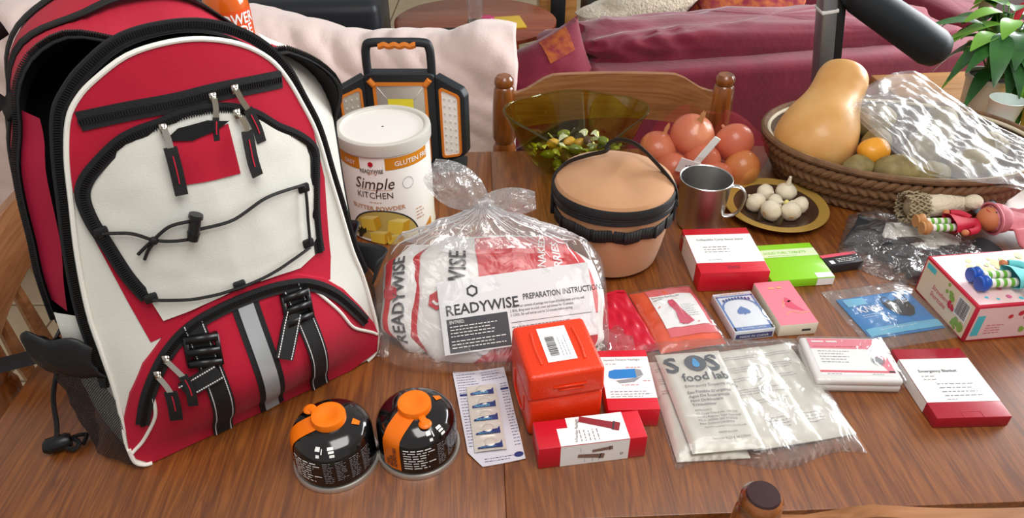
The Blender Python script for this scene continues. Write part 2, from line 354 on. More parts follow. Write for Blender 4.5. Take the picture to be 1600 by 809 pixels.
b = MB(); b.rbox((-.14, .5, .16), (1.86, .9, .28), r=.03); b.build('base', 'maroon_dark', ls)
def sm_(x): x = min(1, max(0, x)); return x * x * (3 - 2 * x)
# pink blanket draped over the loveseat's back
b = MB()
prof = [(-.10, .30), (-.105, .44), (-.10, .56), (-.085, .66), (-.055, .73), (0, .765), (.06, .775), (.13, .765), (.2, .74), (.26, .68), (.30, .60)]
prof = smooth(prof, 5)
def bl(u, v):
    k = v * (len(prof) - 1); i = min(int(k), len(prof) - 2); q = k - i; y = prof[i][0] * (1 - q) + prof[i + 1][0] * q; z = prof[i][1] * (1 - q) + prof[i + 1][1] * q
    x = -1.85 + 1.86 * u
    hump = .075 * sm_((-.40 - x) / .35) + .025 * math.exp(-((x + 1.5) / .25) ** 2) + .03 * math.exp(-((x + .02) / .13) ** 2)
    top = max(0, (z - .45) / .33)
    dg = x * .8 + z * 1.1                 # folds run down and to the right
    f1 = .040 * abs(nz(dg * 6, (z - x * .6) * 1.5, 3)) + .022 * abs(nz(dg * 14, (z - x * .6) * 3, 7)) + .006 * nz(x * 26, z * 14 + y * 9, 2)
    y2 = y - f1 * (1 if y < .03 else .3); z2 = z + hump * top + (f1 - .015) * .9 * top
    return (x, 2.0 + y2 + (.03 * u * (1 - v)), z2 + (.10 * max(0, (u - .86) / .14) * (1 - v / .3) if v < .3 else 0))
b.grid(190, 70, bl); bo = b.build('blanket', 'blanket', label='pale pink plush blanket draped over the sofa back behind the lantern', cat='blanket')
md = bo.modifiers.new('thickness', 'SOLIDIFY'); md.thickness = .012; md.offset = 1
def soft_pillow(w_, h_, th, seed):
    b = MB()
    def f(u, v, k):
        X, Y = 2 * u - 1, 2 * v - 1; x = X * w_ / 2 * (1 - .10 * (1 - Y * Y)); z = Y * h_ / 2 * (1 - .12 * (1 - X * X)); e = ((1 - X * X) * (1 - Y * Y)) ** .5
        return (x, k * (th / 2 * e ** .8 + .012 * nz(X * 2.2 + seed, Y * 2.2, k) * e), z)
    b.grid(30, 26, lambda u, v: f(u, v, 1)); b.grid(30, 26, lambda u, v: f(u, v, -1)); return b, f
b, pf = soft_pillow(.37, .29, .17, 3); p = b.build('throw_pillow', 'maroon', label='maroon throw pillow with orange corner beside the pink blanket', cat='pillow', loc=(.088, 2.10, .615), weld=True)
p.rotation_euler = (R(-24), R(-18), R(20))
b = MB(); b.grid(10, 8, lambda u, v: V(pf(.60 + .26 * u, .72 + .26 * v, -1)) + V((0, -.0025, 0))); b.build('corner_panel', 'orange_weave', p)

# ---------------------------------------------------------------- far room
ct = thing('coffee_table', 'round red-brown coffee table beyond the pink blanket', 'table', (-.16, 3.22, 0), 0)
b = MB(); b.lathe([(0, .43), (.36, .43), (.385, .437), (.385, .452), (.37, .46), (0, .46)], 48, fn=lambda p, a: V((p.x * .92, p.y * .8, p.z))); b.build('table_top', 'red_wood', ct)
for a in range(4):
    b = MB(); x, y = .24 * math.cos(a * PI / 2 + .7), .2 * math.sin(a * PI / 2 + .7); b.tube([(x, y, .003), (x * .9, y * .9, .43)], [.018, .026], 10); b.build('leg', 'red_wood', ct)
film('clear_plastic', base=.06, edge=.5, haze=.08, strength=.25, rough=.08)
M('cola', '160a08', .15); M('pinkish', 'c2386a', .4); M('yellow_print', 'd9b23a', .5); M('blue_print', '2f6fb0', .5)
bt = thing('drink_bottle', 'clear plastic drink bottle with dark drink on the coffee table', 'bottle', (-.15, 3.0, .461))
b = MB(); b.lathe([(0, 0), (.03, 0), (.034, .01), (.033, .08), (.03, .1), (.034, .12), (.034, .17), (.013, .215), (.013, .235)], 24); b.build('bottle_body', 'clear_plastic', bt)
b = MB(); b.lathe([(0, .004), (.029, .004), (.0315, .012), (.031, .06), (0, .06)], 24); b.build('drink', 'cola', bt)
b = MB(); b.lathe([(.0155, .222), (.0155, .243), (0, .243)], 20); b.build('bottle_cap', 'white', bt)
b = MB(); b.lathe([(0, 0), (.026, 0), (.028, .004), (.028, .07), (.024, .075), (0, .075)], 20); b.build('jar', 'pinkish', label='small pink jar on the coffee table next to the bottle', cat='jar', loc=(-.10, 3.005, .461))
b = MB(); b.rbox((0, 0, .004), (.22, .15, .008), r=.002, rz=.2); o = b.build('magazine', 'yellow_print', label='yellow and white magazine under the bottle on the coffee table', cat='magazine', loc=(-.06, 3.14, .4605))
b = MB(); b.rbox((0, 0, .01), (.16, .045, .02), r=.006, rz=.1); b.build('remote_control', 'black', label='black remote control on the coffee table edge', cat='remote', loc=(-.27, 3.02, .461))
b = MB(); b.rbox((0, 0, .28), (1.10, .5, .56), r=.05, seg=3, mtx=Matrix.Rotation(R(4), 3, 'Z')); o = b.build('ottoman', 'black_leather', label='black leather ottoman in the far background above the blanket', cat='ottoman', loc=(-1.12, 3.3, .01))
wt = thing('wooden_cabinet', 'light wooden cabinet end beyond the maroon pillow', 'cabinet', (.22, 3.75, 0), 0)
b = MB(); b.rbox((0, 0, .25), (.18, .4, .5), r=.006); b.build('body', 'ledge_wood', wt); b = MB(); b.rbox((0, -.204, .3), (.07, .01, .3), r=.003); b.build('door', 'black', wt)
b = MB(); b.rbox((0, 0, .2), (.2, .3, .4), r=.04, seg=3); b.build('storage_bag', 'black', label='black bag standing right of the wooden cabinet far away', cat='bag', loc=(.45, 3.7, .003))
M('grey_knit', '8f8880', .95, bump=.6, bscale=50, dist=.01, stretch=(6, 1, 1))
b = MB(); b.grid(24, 14, lambda u, v: (.3 * u - .15, -.02 * math.sin(u * 22) - .08 * v * v, .62 - .55 * v)); o = b.build('throw', 'grey_knit', label='grey knitted throw hanging at the far sofa end', cat='throw', loc=(.62, 3.3, 0))
o.modifiers.new('thickness', 'SOLIDIFY').thickness = .02
b = MB(); cushion(b, (0, 0, 0), (.42, .2, .16), .7, 41, .03, 30, 18); o = b.build('plush_toy', 'cream_fur', label='cream plush lying on the maroon sofa seat', cat='plush', loc=(.46, 2.80, .62)); o.rotation_euler = (0, R(-14), R(12))
b = MB(); cushion(b, (0, 0, 0), (.42, .16, .3), .55, 43, .02); o = b.build('throw_pillow', 'orange_weave', label='small brown patterned pillow on the maroon sofa', cat='pillow', loc=(.88, 2.88, .66)); o.rotation_euler = (R(-55), 0, R(10))
b = MB(); cushion(b, (0, 0, 0), (1.3, .28, .5), .4, 45, .015, 40, 20); b.build('armchair_back', 'maroon', label='maroon armchair back at the far top of the room', cat='armchair', loc=(1.22, 3.62, .4))
# grey post with black padded arm
ex = thing('exercise_bench', 'grey metal post with a black padded arm between squash and sofa', 'exercise machine', (.886, 1.66, 0), 0)
tl = Matrix.Rotation(math.atan(-.173), 3, 'Y'); up = tl @ V((0, 0, 1))
b = MB(); b.rbox(up * .6 + V((-.012, 0, 0)), (.034, .05, 1.2), r=.006, mtx=tl); b.build('post', 'grey_metal', ex)
b = MB(); b.rbox(up * .59 + V((.017, .01, 0)), (.022, .045, 1.18), r=.005, mtx=tl); b.build('post_strip', 'dark_metal', ex)
b = MB(); b.rbox(up * 1.0 + V((-.012, 0, 0)), (.037, .053, .008), r=.002, mtx=tl); b.build('collar', 'white', ex)
pts = [V((-.15, -.02, 1.035)), V((-.123, -.02, 1.017)), V((.0, -.03, .947)), V((.058, -.04, .913)), V((.076, -.04, .903)), V((.086, -.04, .897)), V((.091, -.04, .894))]
b = MB(); b.tube(pts, [.030, .038, .042, .043, .038, .026, .008], 22); b.build('padded_arm', 'black_pad', ex)
b = MB(); b.rbox((-.02, 0, .03), (.2, .36, .035), r=.01); b.build('base_plate', 'dark_metal', ex)
# side ledge with plants on the right
sl = thing('plant_stand', 'low wooden plant stand under the potted plants at the right', 'stand', (1.32, 1.72, 0), 6)
b = MB(); b.rbox((0, 0, .705), (.62, .5, .03), r=.005); b.build('shelf', 'ledge_wood', sl)
for x in (-.27, .27):
    for y in (-.21, .21): b = MB(); b.box((x, y, .346), (.04, .04, .69)); b.build('leg', 'ledge_wood', sl)
lg = thing('window_ledge', 'light wooden window ledge in the far upper right corner', 'ledge', (2.2, 2.6, 0), 0)
b = MB(); b.rbox((0, 0, .76), (.5, 1.5, .035), r=.006); b.build('shelf', 'ledge_wood', lg); b = MB(); b.box((.02, 0, .371), (.42, 1.42, .74)); b.build('body', 'maroon_dark', lg)
b = MB()
cushion(b, (0, 0, .05), (.24, .12, .1), .8, 51, .03, 20, 12); cushion(b, (-.13, -.02, .06), (.1, .1, .1), .9, 52, .03, 16, 10)
b.tube([(.06, -.03, .03), (.1, -.1, .03), (.09, -.16, .03)], [.025, .022, .02], 8)
b.build('plush_toy', 'cream_fur', label='beige plush toy lying on the window ledge', cat='plush', loc=(2.12, 2.52, .78))
# ---------------------------------------------------------------- backpack
M('crimson', 'b6042d', .8, bump=.35, bscale=700, sheen=.05, var=.12, vscale=14, dist=.0008)
M('crimson_lining', 'b3123c', .75, bump=.2, bscale=500)
M('canvas_white', 'dcdcd4', .85, bump=.35, bscale=700, var=.05, vscale=10, dist=.0008)
M('webbing', '141416', .7, bump=.6, bscale=900, dist=.001); M('zip_tape', '18181b', .75, bump=.4, bscale=700)
M('nylon_black', '1b1c1f', .5, bump=.3, bscale=40, dist=.006); M('interior_black', '08080b', .9)
M('cord', '0d0d0f', .55, bump=.5, bscale=900); M('plastic_black', '131315', .35)
M('nickel', 'cfcac0', .22, metal=1); M('piping_white', 'eceae2', .6); M('reflective', 'a9adb0', .4, metal=.25); M('stitch_white', 'dddddd', .7); M('stitch_red', 'c01030', .7)
mesh_net('net_black', '15161a', 9, .34)
pk = thing('backpack', 'large red and white canvas backpack with black zips and bungee cord', 'backpack', (-.331, .689, T), 36.5)
AL, RO = math.tan(R(6)), math.tan(R(3))
def pW(t):
    K = [(0, .165), (.2, .16), (.35, .14), (.45, .125), (.55, .11)]
    if t <= 0: return .165
    for (a, p), (b, q) in zip(K, K[1:]):
        if t <= b: return p + (q - p) * (t - a) / (b - a)
    return .11
def sm(x): x = min(1, max(0, x)); return x * x * (3 - 2 * x)
def pF(s, t):
    g = max(0, 1 - (s / pW(t)) ** 2)
    return .022 * g * sm(t / .12) + .04 * g * math.exp(-((t - .10) / .075) ** 2) * sm(t / .05)
def P3(s, d, t): return V((s + RO * t, -d + AL * t, t))
def PS(s, t, o): t = max(t, .001); return P3(s, pF(s, t) + o, t)
piping = [(-.1533, .002), (-.164, .0109), (-.1706, .0364), (-.1665, .078), (-.163, .1262), (-.1625, .1765), (-.161, .2307), (-.153, .2961), (-.1425, .3522), (-.1334, .3983), (-.1216, .435), (-.108, .4549), (-.0889, .4706), (-.0566, .4884), (-.0204, .4943), (.0162, .491), (.054, .4765), (.083, .4538), (.0998, .4279), (.1125, .3967), (.1263, .354), (.1345, .2948), (.1424, .2404), (.150, .1845), (.1606, .1406), (.167, .0966), (.1712, .0445), (.165, .012), (.15, .002)]
pip = smooth(piping, 4)
# layers of the body, front to back
def loft(name, rings, m, cap=None, **kw):
    b = MB(); n = len(rings[0])
    for r in rings: b.v += [tuple(q) for q in r]
    for i in range(len(rings) - 1):
        for j in range(n): b.f.append((i * n + j, i * n + (j + 1) % n, (i + 1) * n + (j + 1) % n, (i + 1) * n + j))
    if cap == 'back': b.f.append(tuple((len(rings) - 1) * n + j for j in range(n)))
    b.m = [0] * len(b.f); return b.build(name, m, pk, **kw)
def resample(line, n):
    L = [0]
    for a, c in zip(line, line[1:]): L.append(L[-1] + math.dist(a, c))
    out = []; j = 0
    for i in range(n):
        d = L[-1] * i / (n - 1)
        while j < len(L) - 2 and L[j + 1] < d: j += 1
        k = (d - L[j]) / max(1e-9, L[j + 1] - L[j]); a, c = line[j], line[j + 1]; out.append(tuple(a[q] + (c[q] - a[q]) * k for q in range(len(a))))
    return out
NR = 90
front = resample(pip, NR)
rear = [(-.165, .002), (-.182, .012), (-.19, .06), (-.193, .14), (-.192, .225), (-.186, .275), (-.181, .325), (-.174, .365), (-.161, .40), (-.152, .435), (-.135, .462), (-.107, .482), (-.066, .499), (-.03, .508), (.015, .507), (.05, .496), (.085, .469), (.115, .444), (.15, .421), (.174, .394), (.184, .366), (.187, .33), (.187, .23), (.19, .126), (.187, .05), (.18, .012), (.165, .002)]
rearR = resample(smooth(rear, 4), NR)
def ring(src, d, k=1.0, cx=0): return [P3(cx + (s - cx) * k, d, max(.001, t)) for s, t in src]
def mixr(a, b, k): return [(p[0] + (q[0] - p[0]) * k, p[1] + (q[1] - p[1]) * k) for p, q in zip(a, b)]
# front compartment: gusset from the front seam back to its zip; right gusset flares to the rear body
def left_cut(src, dl, dr):
    # depth varies round the outline: shallow on the open left side, deep on the right
    out = []
    for s, t in src:
        k = sm((s + .03) / .12); kb = sm((.20 - t) / .12); k = max(k, kb); out.append(P3(s, dl + (dr - dl) * k, max(.001, t)))
    return out
def strip_loft(name, rings, m, keep):
    b = MB(); n = len(rings[0])
    for r in rings: b.v += [tuple(q) for q in r]
    for i in range(len(rings) - 1):
        for j in range(n - 1):
            if keep(front[j]): b.f.append((i * n + j, i * n + j + 1, (i + 1) * n + j + 1, (i + 1) * n + j))
    b.m = [0] * len(b.f); return b.build(name, m, pk)
sideR = lambda p: p[0] > .088 or p[1] < .21
strip_loft('side_gusset', [ring(front, -.001), left_cut(mixr(front, rearR, .35), -.012, -.03), left_cut(mixr(front, rearR, .9), -.02, -.075), left_cut(rearR, -.022, -.09)], 'canvas_white', sideR)
strip_loft('front_flap_edge', [ring(front, -.001), ring(front, -.014), ring(front, -.022, .97)], 'zip_tape', lambda p: not sideR(p))
flap = resample(pip, 60)
b = MB(); b.add([P3(q[0] * .97, -.022, max(.002, q[1])) for q in flap], [tuple(range(60))]); b.build('flap_lining', 'interior_black', pk)
def nar(k): return [(s * (1 - .16 * k * sm((s - .1) / .08) * sm((t - .12) / .2) - .16 * k * sm(s / .04) * sm((t - .38) / .06) * (1 - sm((s - .1) / .08))), t) for s, t in rearR]
def rimt(s, t): return t - .032 * sm((s + .10) / .08) * sm((t - .36) / .08) * (1 - sm((s - .075) / .05))
def rim(k=1.0, dd=0): return [P3(s * k, -.092 + .06 * sm((s + .13) / .10) * sm((t - .30) / .1) + dd, max(.001, rimt(s, t))) for s, t in rearR]
loft('rear_body', [rim(), rim(1.004, -.008), ring(nar(.6), -.12, 1.0), ring(nar(1), -.15, 1.0), ring(nar(1.1), -.19, .985), ring(nar(1.1), -.215, .94), ring(nar(1.1), -.225, .86)], 'crimson', cap='back')
loft('interior', [rim(.99, -.002), ring([(s, t * .955) for s, t in nar(.6)], -.12, .965), ring([(s, t * .95) for s, t in nar(1.1)], -.19, .93)], 'interior_black', cap='back')
lf = [(s, t) for s, t in rearR if s < -.10 and .19 < t < .43]
b = MB(); b.v = []; k = len(lf)
for s, t in lf: b.v += [tuple(P3(s + .003, -.094, t)), tuple(P3(s + .012 + .012 * math.sin((t - .19) / .25 * PI), -.06, t))]
b.f = [(2 * i, 2 * i + 1, 2 * i + 3, 2 * i + 2) for i in range(k - 1)]; b.m = [0] * len(b.f); b.build('lining_flap', 'crimson_lining', pk)
def strip3(name, line, r, m, flat=.35):
    b = MB(); b.tube(line, r, 8, flat=flat); return b.build(name, m, pk)
def band(name, src, d0, d1, m, k=1.006, lo=None):
    q = [p for p in src if lo is None or lo(p)]; b = MB()
    for s, t in q: b.v += [tuple(P3(s * k, d0, t * 1.004 + .001)), tuple(P3(s * k, d1, t * 1.004 + .001))]
    b.f = [(2 * i, 2 * i + 1, 2 * i + 3, 2 * i + 2) for i in range(len(q) - 1)]; b.m = [0] * len(b.f)
    o = b.build(name, m, pk); o.modifiers.new('thickness', 'SOLIDIFY').thickness = .002; return o
b = MB(); q = [(a, c) for a, c, p in zip(rim(1.006, .006), rim(1.006, -.012), rearR) if p[1] > .16]
for a, c in q: b.v += [tuple(a + V((0, 0, .002))), tuple(c + V((0, 0, .002)))]
b.f = [(2 * i, 2 * i + 1, 2 * i + 3, 2 * i + 2) for i in range(len(q) - 1)]; b.m = [0] * len(b.f); o = b.build('rear_zip', 'zip_tape', pk); o.modifiers.new('thickness', 'SOLIDIFY').thickness = .002
b = MB(); q = nar(.8)
for s, t in q:
    d0 = -.145 + .05 * sm((s + .14) / .08) * sm((t - .36) / .08)
    for dd in (0, -.018): b.v.append(tuple(P3(s * 1.008, d0 + dd, t * 1.004 + .001)))
b.f = [(2 * i, 2 * i + 1, 2 * i + 3, 2 * i + 2) for i in range(len(q) - 1)]; b.m = [0] * len(b.f); o = b.build('trim_band', 'webbing', pk); o.modifiers.new('thickness', 'SOLIDIFY').thickness = .002
band('back_binding', nar(1.1), -.205, -.222, 'webbing', .97)
def teeth(name, line3, w, h, m='plastic_black', step=.0026):
    b = MB(); up = V((0, 0, 1))
    for p, d in along(line3, step):
        a = d.cross(V((.2, 1, .1))).normalized(); c = a.cross(d); mt = Matrix((d, a, c)).transposed(); b.box(p, (step * .55, w, h), mtx=mt)
    return b.build(name, m, pk, smooth=False, kind='stuff')
teeth('rear_zip_teeth', [p + V((0, 0, .004)) for p, e in zip(rim(1.012, -.003), rearR) if e[1] > .16], .006, .005)
# black webbing bands over the red rear body
for (i0, d0, d1) in ((.335, -.10, -.15),):
    j = int(i0 * NR); a, c = rearR[j], rearR[j + 1]; b = MB()
    for d in (d0, d1): b.v += [tuple(P3(a[0] * 1.012 - .006, d, a[1] + .002)), tuple(P3(c[0] * 1.012 + .006, d, c[1] + .004))]
    b.f = [(0, 1, 3, 2)]; b.m = [0]; o = b.build('webbing_tab', 'webbing', pk); o.modifiers.new('thickness', 'SOLIDIFY').thickness = .003
# front panel
base = pip
patch('front_panel', base, PS, 0, 'canvas_white', pk, grid=.012)
hz = [(-.1135, .4332), (-.0701, .4359), (-.0222, .4357), (.0238, .436), (.0935, .4292)]
red = [p for p in pip if p[1] > .3754 and p[0] < 0] + [p for p in pip if p[0] >= 0 and p[1] > .3671] + [(.122, .3671), (.1268, .2976), (.1155, .1961), (.1073, .1697), (.02, .19), (-.06, .19), (-.1133, .1766), (-.1213, .2256), (-.133, .3074), (-.1385, .3754)]
patch('upper_panel', red, PS, .0012, 'crimson', pk, grid=.012)
strip3('piping', [PS(s, t, .001) for s, t in pip], .0028, 'piping_white', 1)
def zipper(name, line, w, off=.003, tooth=.0055):
    q = smooth(line, 6); b = MB(); ribbon(b, q, w, PS, off, .002); z = b.build(name, 'zip_tape', pk)
    b = MB()
    for p, d in along(q, .0026):
        m3 = PS(p.x, p.y, off + .0012); nx = PS(p.x + d.x * .001, p.y + d.y * .001, off + .0012) - m3; nx.normalize(); a = V((d.y, 0, -d.x)); a = nx.cross(V((0, -1, .1))).normalized()
        b.box(m3, (.0015, tooth, .0022), mtx=Matrix((nx, a, nx.cross(a))).transposed())
    t = b.build('zip_teeth', 'plastic_black', z, smooth=False, kind='stuff'); return z
zipper('shelf_zip', hz, .019)
out = [(s * 1.0 + (.0068 if s > 0 else -.0068) * (1 if t < .44 else .6), t + .0068 * sm((t - .38) / .08)) for s, t in piping if t > .10]
q = smooth(out, 4); b = MB()
ribbon(b, q, .0115, lambda s, t, o: P3(s, -.006 + o, t), .002, .004); z = b.build('main_zip', 'zip_tape', pk)
b = MB()
for p, d in along(q, .0026):
    b.box(P3(p.x, -.0035, p.y), (.0015, .006, .003), mtx=Matrix((V((d.x, 0, d.y)), V((-d.y, 0, d.x)), V((0, -1, 0)))).transposed())
b.build('zip_teeth', 'plastic_black', z, smooth=False, kind='stuff')
pz = [(-.1034, .2317), (-.1149, .2624), (-.1247, .3054), (-.1306, .3324), (-.1315, .3573), (-.1251, .3733), (-.1113, .3876), (-.0864, .4063), (-.0669, .4139), (-.0451, .4175), (-.0256, .4214), (.0003, .4218), (.0265, .4164), (.0525, .4018), (.0752, .3799), (.1004, .3598), (.1161, .3383), (.1131, .3115), (.1056, .2733), (.1016, .241), (.0999, .2118)]
ps = smooth(pz, 4)
def pocketF(s, t, o): # slightly puffed pocket
    g = max(0, 1 - (s / .12) ** 2) * max(0, 1 - ((t - .31) / .125) ** 2); return PS(s, t, o + .012 * g + .0015 * nz(s * 40, t * 40, 5))
patch('pocket_panel', [(x * .985, .31 + (y - .31) * .985) for x, y in ps] + [(.07, .205), (.0, .214), (-.06, .205), (-.0946, .2)], pocketF, .004, 'canvas_white', pk, thick=.006, grid=.01)
zipper('pocket_zip', pz, .014, .0065)
b = MB(); patch('pocket_opening', [(-.046, .404), (-.03, .413), (0, .414), (.022, .408), (.005, .402), (-.02, .398)], pocketF, .0085, 'interior_black', pk)
patch('badge_patch', [(-.041, .402), (.0203, .4042), (.0209, .3495), (-.043, .3541)], pocketF, .0062, 'crimson', pk, thick=.0015)
bp = [(-.1706, .0364), (-.1645, .0782), (-.1497, .1167), (-.1279, .1535), (-.1009, .1793), (-.0757, .1956), (-.0445, .2051), (-.0058, .2091), (.0338, .2056), (.0665, .1969), (.0989, .1762), (.123, .1477), (.1453, .1074), (.1659, .0637), (.1709, .0418), (.1654, .014), (.1222, .002), (.0616, .002), (-.0035, .002), (-.0742, .002), (-.1161, .002), (-.1531, .002), (-.1681, .02)]
patch('lower_pocket', bp, PS, .0045, 'crimson', pk, thick=.005, grid=.01)
zipper('lower_zip', [(-.1486, .0712), (-.1354, .1112), (-.1177, .1435), (-.0979, .1669), (-.0719, .1847), (-.0404, .1939), (-.0012, .1974), (.039, .1941), (.0757, .1812), (.1072, .1527), (.1323, .1131), (.1512, .0779)], .0135, .008)
for ln in ([(-.1293, .1106), (-.1339, .0799), (-.1526, .0442), (-.1685, .0299)], [(.0785, .175), (.1059, .1319), (.1279, .0872), (.1684, .043)]):
    strip3('pocket_piping', [PS(s, t, .0055) for s, t in smooth(ln, 6)], .0022, 'piping_white', 1)
strip3('bottom_piping', [PS(s, t, .0055) for s, t in smooth([(-.1706, .037), (-.169, .016), (-.161, .006), (-.152, .003)], 6)], .0026, 'piping_white', 1)
# reflective stripe and straps
rf = smooth([(-.0065, .1935), (-.0035, .10), (.0052, .004)], 10)
b = MB(); ribbon(b, rf, .032, PS, .0062, .002); st = b.build('stripe_border', 'webbing', pk)
b = MB(); ribbon(b, rf, .0185, PS, .0072, .001); b.build('reflective_stripe', 'reflective', st)
def strap(name, line, w, off=.009):
    q = smooth(line, 8); b = MB(); ribbon(b, q, w, PS, off, .003); s = b.build(name, 'webbing', pk)
    b = MB()
    for side in (-1, 1):
        for i, (p, d) in enumerate(along(q, .0028)):
            c = (p.x - d.y * side * w * .38, p.y + d.x * side * w * .38); ribbon(b, [(c[0] - d.x * .0009, c[1] - d.y * .0009), (c[0] + d.x * .0009, c[1] + d.y * .0009)], .0011, PS, off + .0006, .0006)
    b.build('stitching', 'stitch_white', s, smooth=False, kind='stuff'); return s
strap('compression_strap', [(-.0671, .189), (-.0645, .1431), (-.0615, .07), (-.0624, .004)], .025)
strap('compression_strap', [(.0521, .188), (.0567, .1544), (.066, .07), (.0736, .004)], .025)
strap('strap_tail', [(-.099, .1217), (-.078, .13), (-.058, .1365)], .019, .016)
strap('strap_tail', [(.0435, .165), (.033, .15), (.0157, .1236)], .022, .016)
for s, t, rr in ((-.066, .164, -8), (.0515, .171, -6)):
    b = MB(); fr = lambda x, y, o: PS(s + x * math.cos(R(rr)) - y * math.sin(R(rr)), t + x * math.sin(R(rr)) + y * math.cos(R(rr)), o)
    for y in (-.016, -.003, .011): ribbon(b, [(-.017, y), (.017, y)], .0065, fr, .0165, .006)
    for x in (-.0165, .0165): ribbon(b, [(x, -.019), (x, .014)], .0045, fr, .0155, .007)
    b.build('strap_buckle', 'plastic_black', pk)
# zip sliders and pulls
def pull(slider, metal, tab, f=PS, off=.009, w=.0105):
    b = MB(); sx, sy = slider; fr = lambda x, y, o: f(sx + x, sy + y, o)
    ribbon(b, [(-.0035, 0), (.0035, 0)], .009, fr, off, .004); ribbon(b, [(-.002, .0), (.002, .0)], .0045, fr, off + .003, .003)
    z = b.build('zip_slider', 'nickel', pk); b = MB(); ribbon(b, smooth(metal, 5), .006, f, off + .004, .0015); b.build('pull_ring', 'nickel', z)
    if tab:
        b = MB(); q = smooth(tab, 6); ribbon(b, q, w, f, off + .005, .003); b.build('pull_tab', 'webbing', z)
        b = MB(); m = q[2:int(len(q) * .72)]; ribbon(b, m, .0012, f, off + .0058, .0005); b.build('tab_stitching', 'stitch_red', z)
pull((.0115, .4345), [(.0115, .4345), (.011, .425), (.009, .414)], [(.009, .415), (.006, .402), (.0045, .391)], w=.006)
pull((.036, .4365), [(.036, .437), (.040, .424), (.045, .412)], [(.044, .414), (.05, .392), (.052, .3745)])
pull((-.044, .417), [(-.044, .418), (-.043, .407), (-.0435, .397)], [(-.0435, .399), (-.044, .37), (-.045, .349)], pocketF, .012, .0125)
pull((.031, .4135), [(.033, .411), (.036, .401), (.036, .393)], [(.036, .395), (.0345, .365), (.036, .346)], pocketF, .012, .0125)
pull((-.118, .1435), [(-.118, .143), (-.114, .132), (-.112, .122)], [(-.112, .124), (-.1125, .107), (-.1145, .082)], off=.013, w=.013)
pull((-.105, .160), [(-.105, .16), (-.099, .148), (-.095, .140)], [(-.095, .141), (-.0925, .125), (-.094, .102)], off=.013, w=.01)
# bungee cord with toggle
def cordline(line, r=.0019, off=.011): return [pocketF(s, t, off) for s, t in smooth(line, 6)]
b = MB()
for ln in ([(-.1256, .3186), (-.101, .3151), (-.0822, .3036), (-.0646, .2973), (-.0469, .2955)], [(-.0822, .3036), (-.0635, .3153), (-.0437, .3162)], [(-.0379, .3048), (.0021, .3039), (.0421, .3151), (.0861, .3102), (.0916, .3048)], [(.0927, .2994), (.0866, .2349)], [(.0853, .2291), (.0578, .2244), (.0334, .2202), (-.0073, .2178), (-.0548, .2207), (-.0999, .2323)], [(-.0822, .3036), (-.092, .296), (-.0999, .2895)], [(-.0812, .3014), (-.089, .293), (-.0954, .2824)]):
    b.tube(cordline(ln), .0019, 6)
b.blob(pocketF(-.082, .303, .012), (.005, .004, .005), 10, 8); b.build('bungee_cord', 'cord', pk)
for s, t in ((-.1256, .3186), (.0925, .3025), (.086, .232), (-.0999, .2323), (-.0073, .2178)):
    b = MB(); b.rbox(pocketF(s, t, .006), (.014, .006, .011), r=.002); b.build('cord_anchor', 'webbing', pk)
lk = MB(); a = pocketF(-.046, .2955, .014); c = pocketF(-.036, .3235, .014)
lk.tube([a, a.lerp(c, .3), a.lerp(c, .31), a.lerp(c, .85), a.lerp(c, .86), c], [.007, .0085, .0075, .0075, .0095, .009], 14, flat=.8); lk.build('cord_toggle', 'plastic_black', pk)
# side mesh pockets: gathered black top over a net
def uvsheet(name, nu, nv, fn, m, su, sv):
    b = MB(); b.grid(nu, nv, fn); o = b.build(name, m, pk); uv = o.data.uv_layers.new()
    for p in o.data.polygons:
        for li, vi in zip(p.loop_indices, p.vertices): uv.data[li].uv = ((vi % (nu + 1)) / nu * su, (vi // (nu + 1)) / nv * sv)
    return o
def netL(u, v):
    t = .008 + .135 * v; d = .004 - .095 * u; bul = math.sin(PI * min(1, u * 1.02)) * (.012 + .012 * v) + .004 * nz(u * 6, v * 6)
    s = -.168 - .022 * min(1, u * 2) - bul; return P3(s, d, t)
uvsheet('side_net', 24, 16, netL, 'net_black', 2.2, 2)
def topL(u, v):
    p = netL(u, 1); k = .045 * v * (1 + .5 * math.sin(u * 5)); return V((p.x - .008 * math.sin(v * PI) - .012 * math.sin(u * PI) * v + .004 * nz(u * 9, v * 4), p.y, p.z + k + .006 * math.sin(u * 19) * v))
o = uvsheet('pocket_hem', 30, 8, topL, 'nylon_black', 1, 1); o.modifiers.new('thickness', 'SOLIDIFY').thickness = .003
def netR(u, v):
    t = .012 + .085 * v; s = .176 + .018 * math.sin(PI * u) + .006 * nz(u * 5, v * 5); return P3(s + .012, -.03 - .13 * u, t)
uvsheet('side_net', 16, 12, netR, 'net_black', 2, 2)
o = uvsheet('pocket_hem', 16, 6, lambda u, v: netR(u, 1) + V((.012 * math.sin(u * 9) * (.4 + v) + .012 * v, 0, .035 * v)), 'nylon_black', 1, 1); o.modifiers.new('thickness', 'SOLIDIFY').thickness = .003
# drawcord hanging from the left pocket
w0 = V((-.5755, .617, .018)); mi = Matrix.Rotation(R(-36.5), 3, 'Z')
g = lambda p: mi @ (V(p) - V((-.331, .689, 0)))
b = MB(); b.tube([g(q) for q in smooth([(-.575, .68, .095), (-.583, .655, .06), (-.578, .632, .03), w0], 6)], .003, 6); dc = b.build('drawcord', 'cord', pk)
b = MB(); b.tube([g((-.590, .612, .012)), g((-.586, .613, .012)), g((-.566, .622, .013)), g((-.562, .624, .013))], [.008, .0105, .0105, .008], 12); b.build('drawcord_toggle', 'plastic_black', dc)
b = MB(); b.tube([g(q) for q in smooth([(-.575, .617, .014), (-.555, .612, .008), (-.55, .62, .012), (-.562, .628, .012), (-.55, .636, .008), (-.548, .622, .006)], 6)], .0028, 6); b.build('drawcord_knot', 'cord', dc)
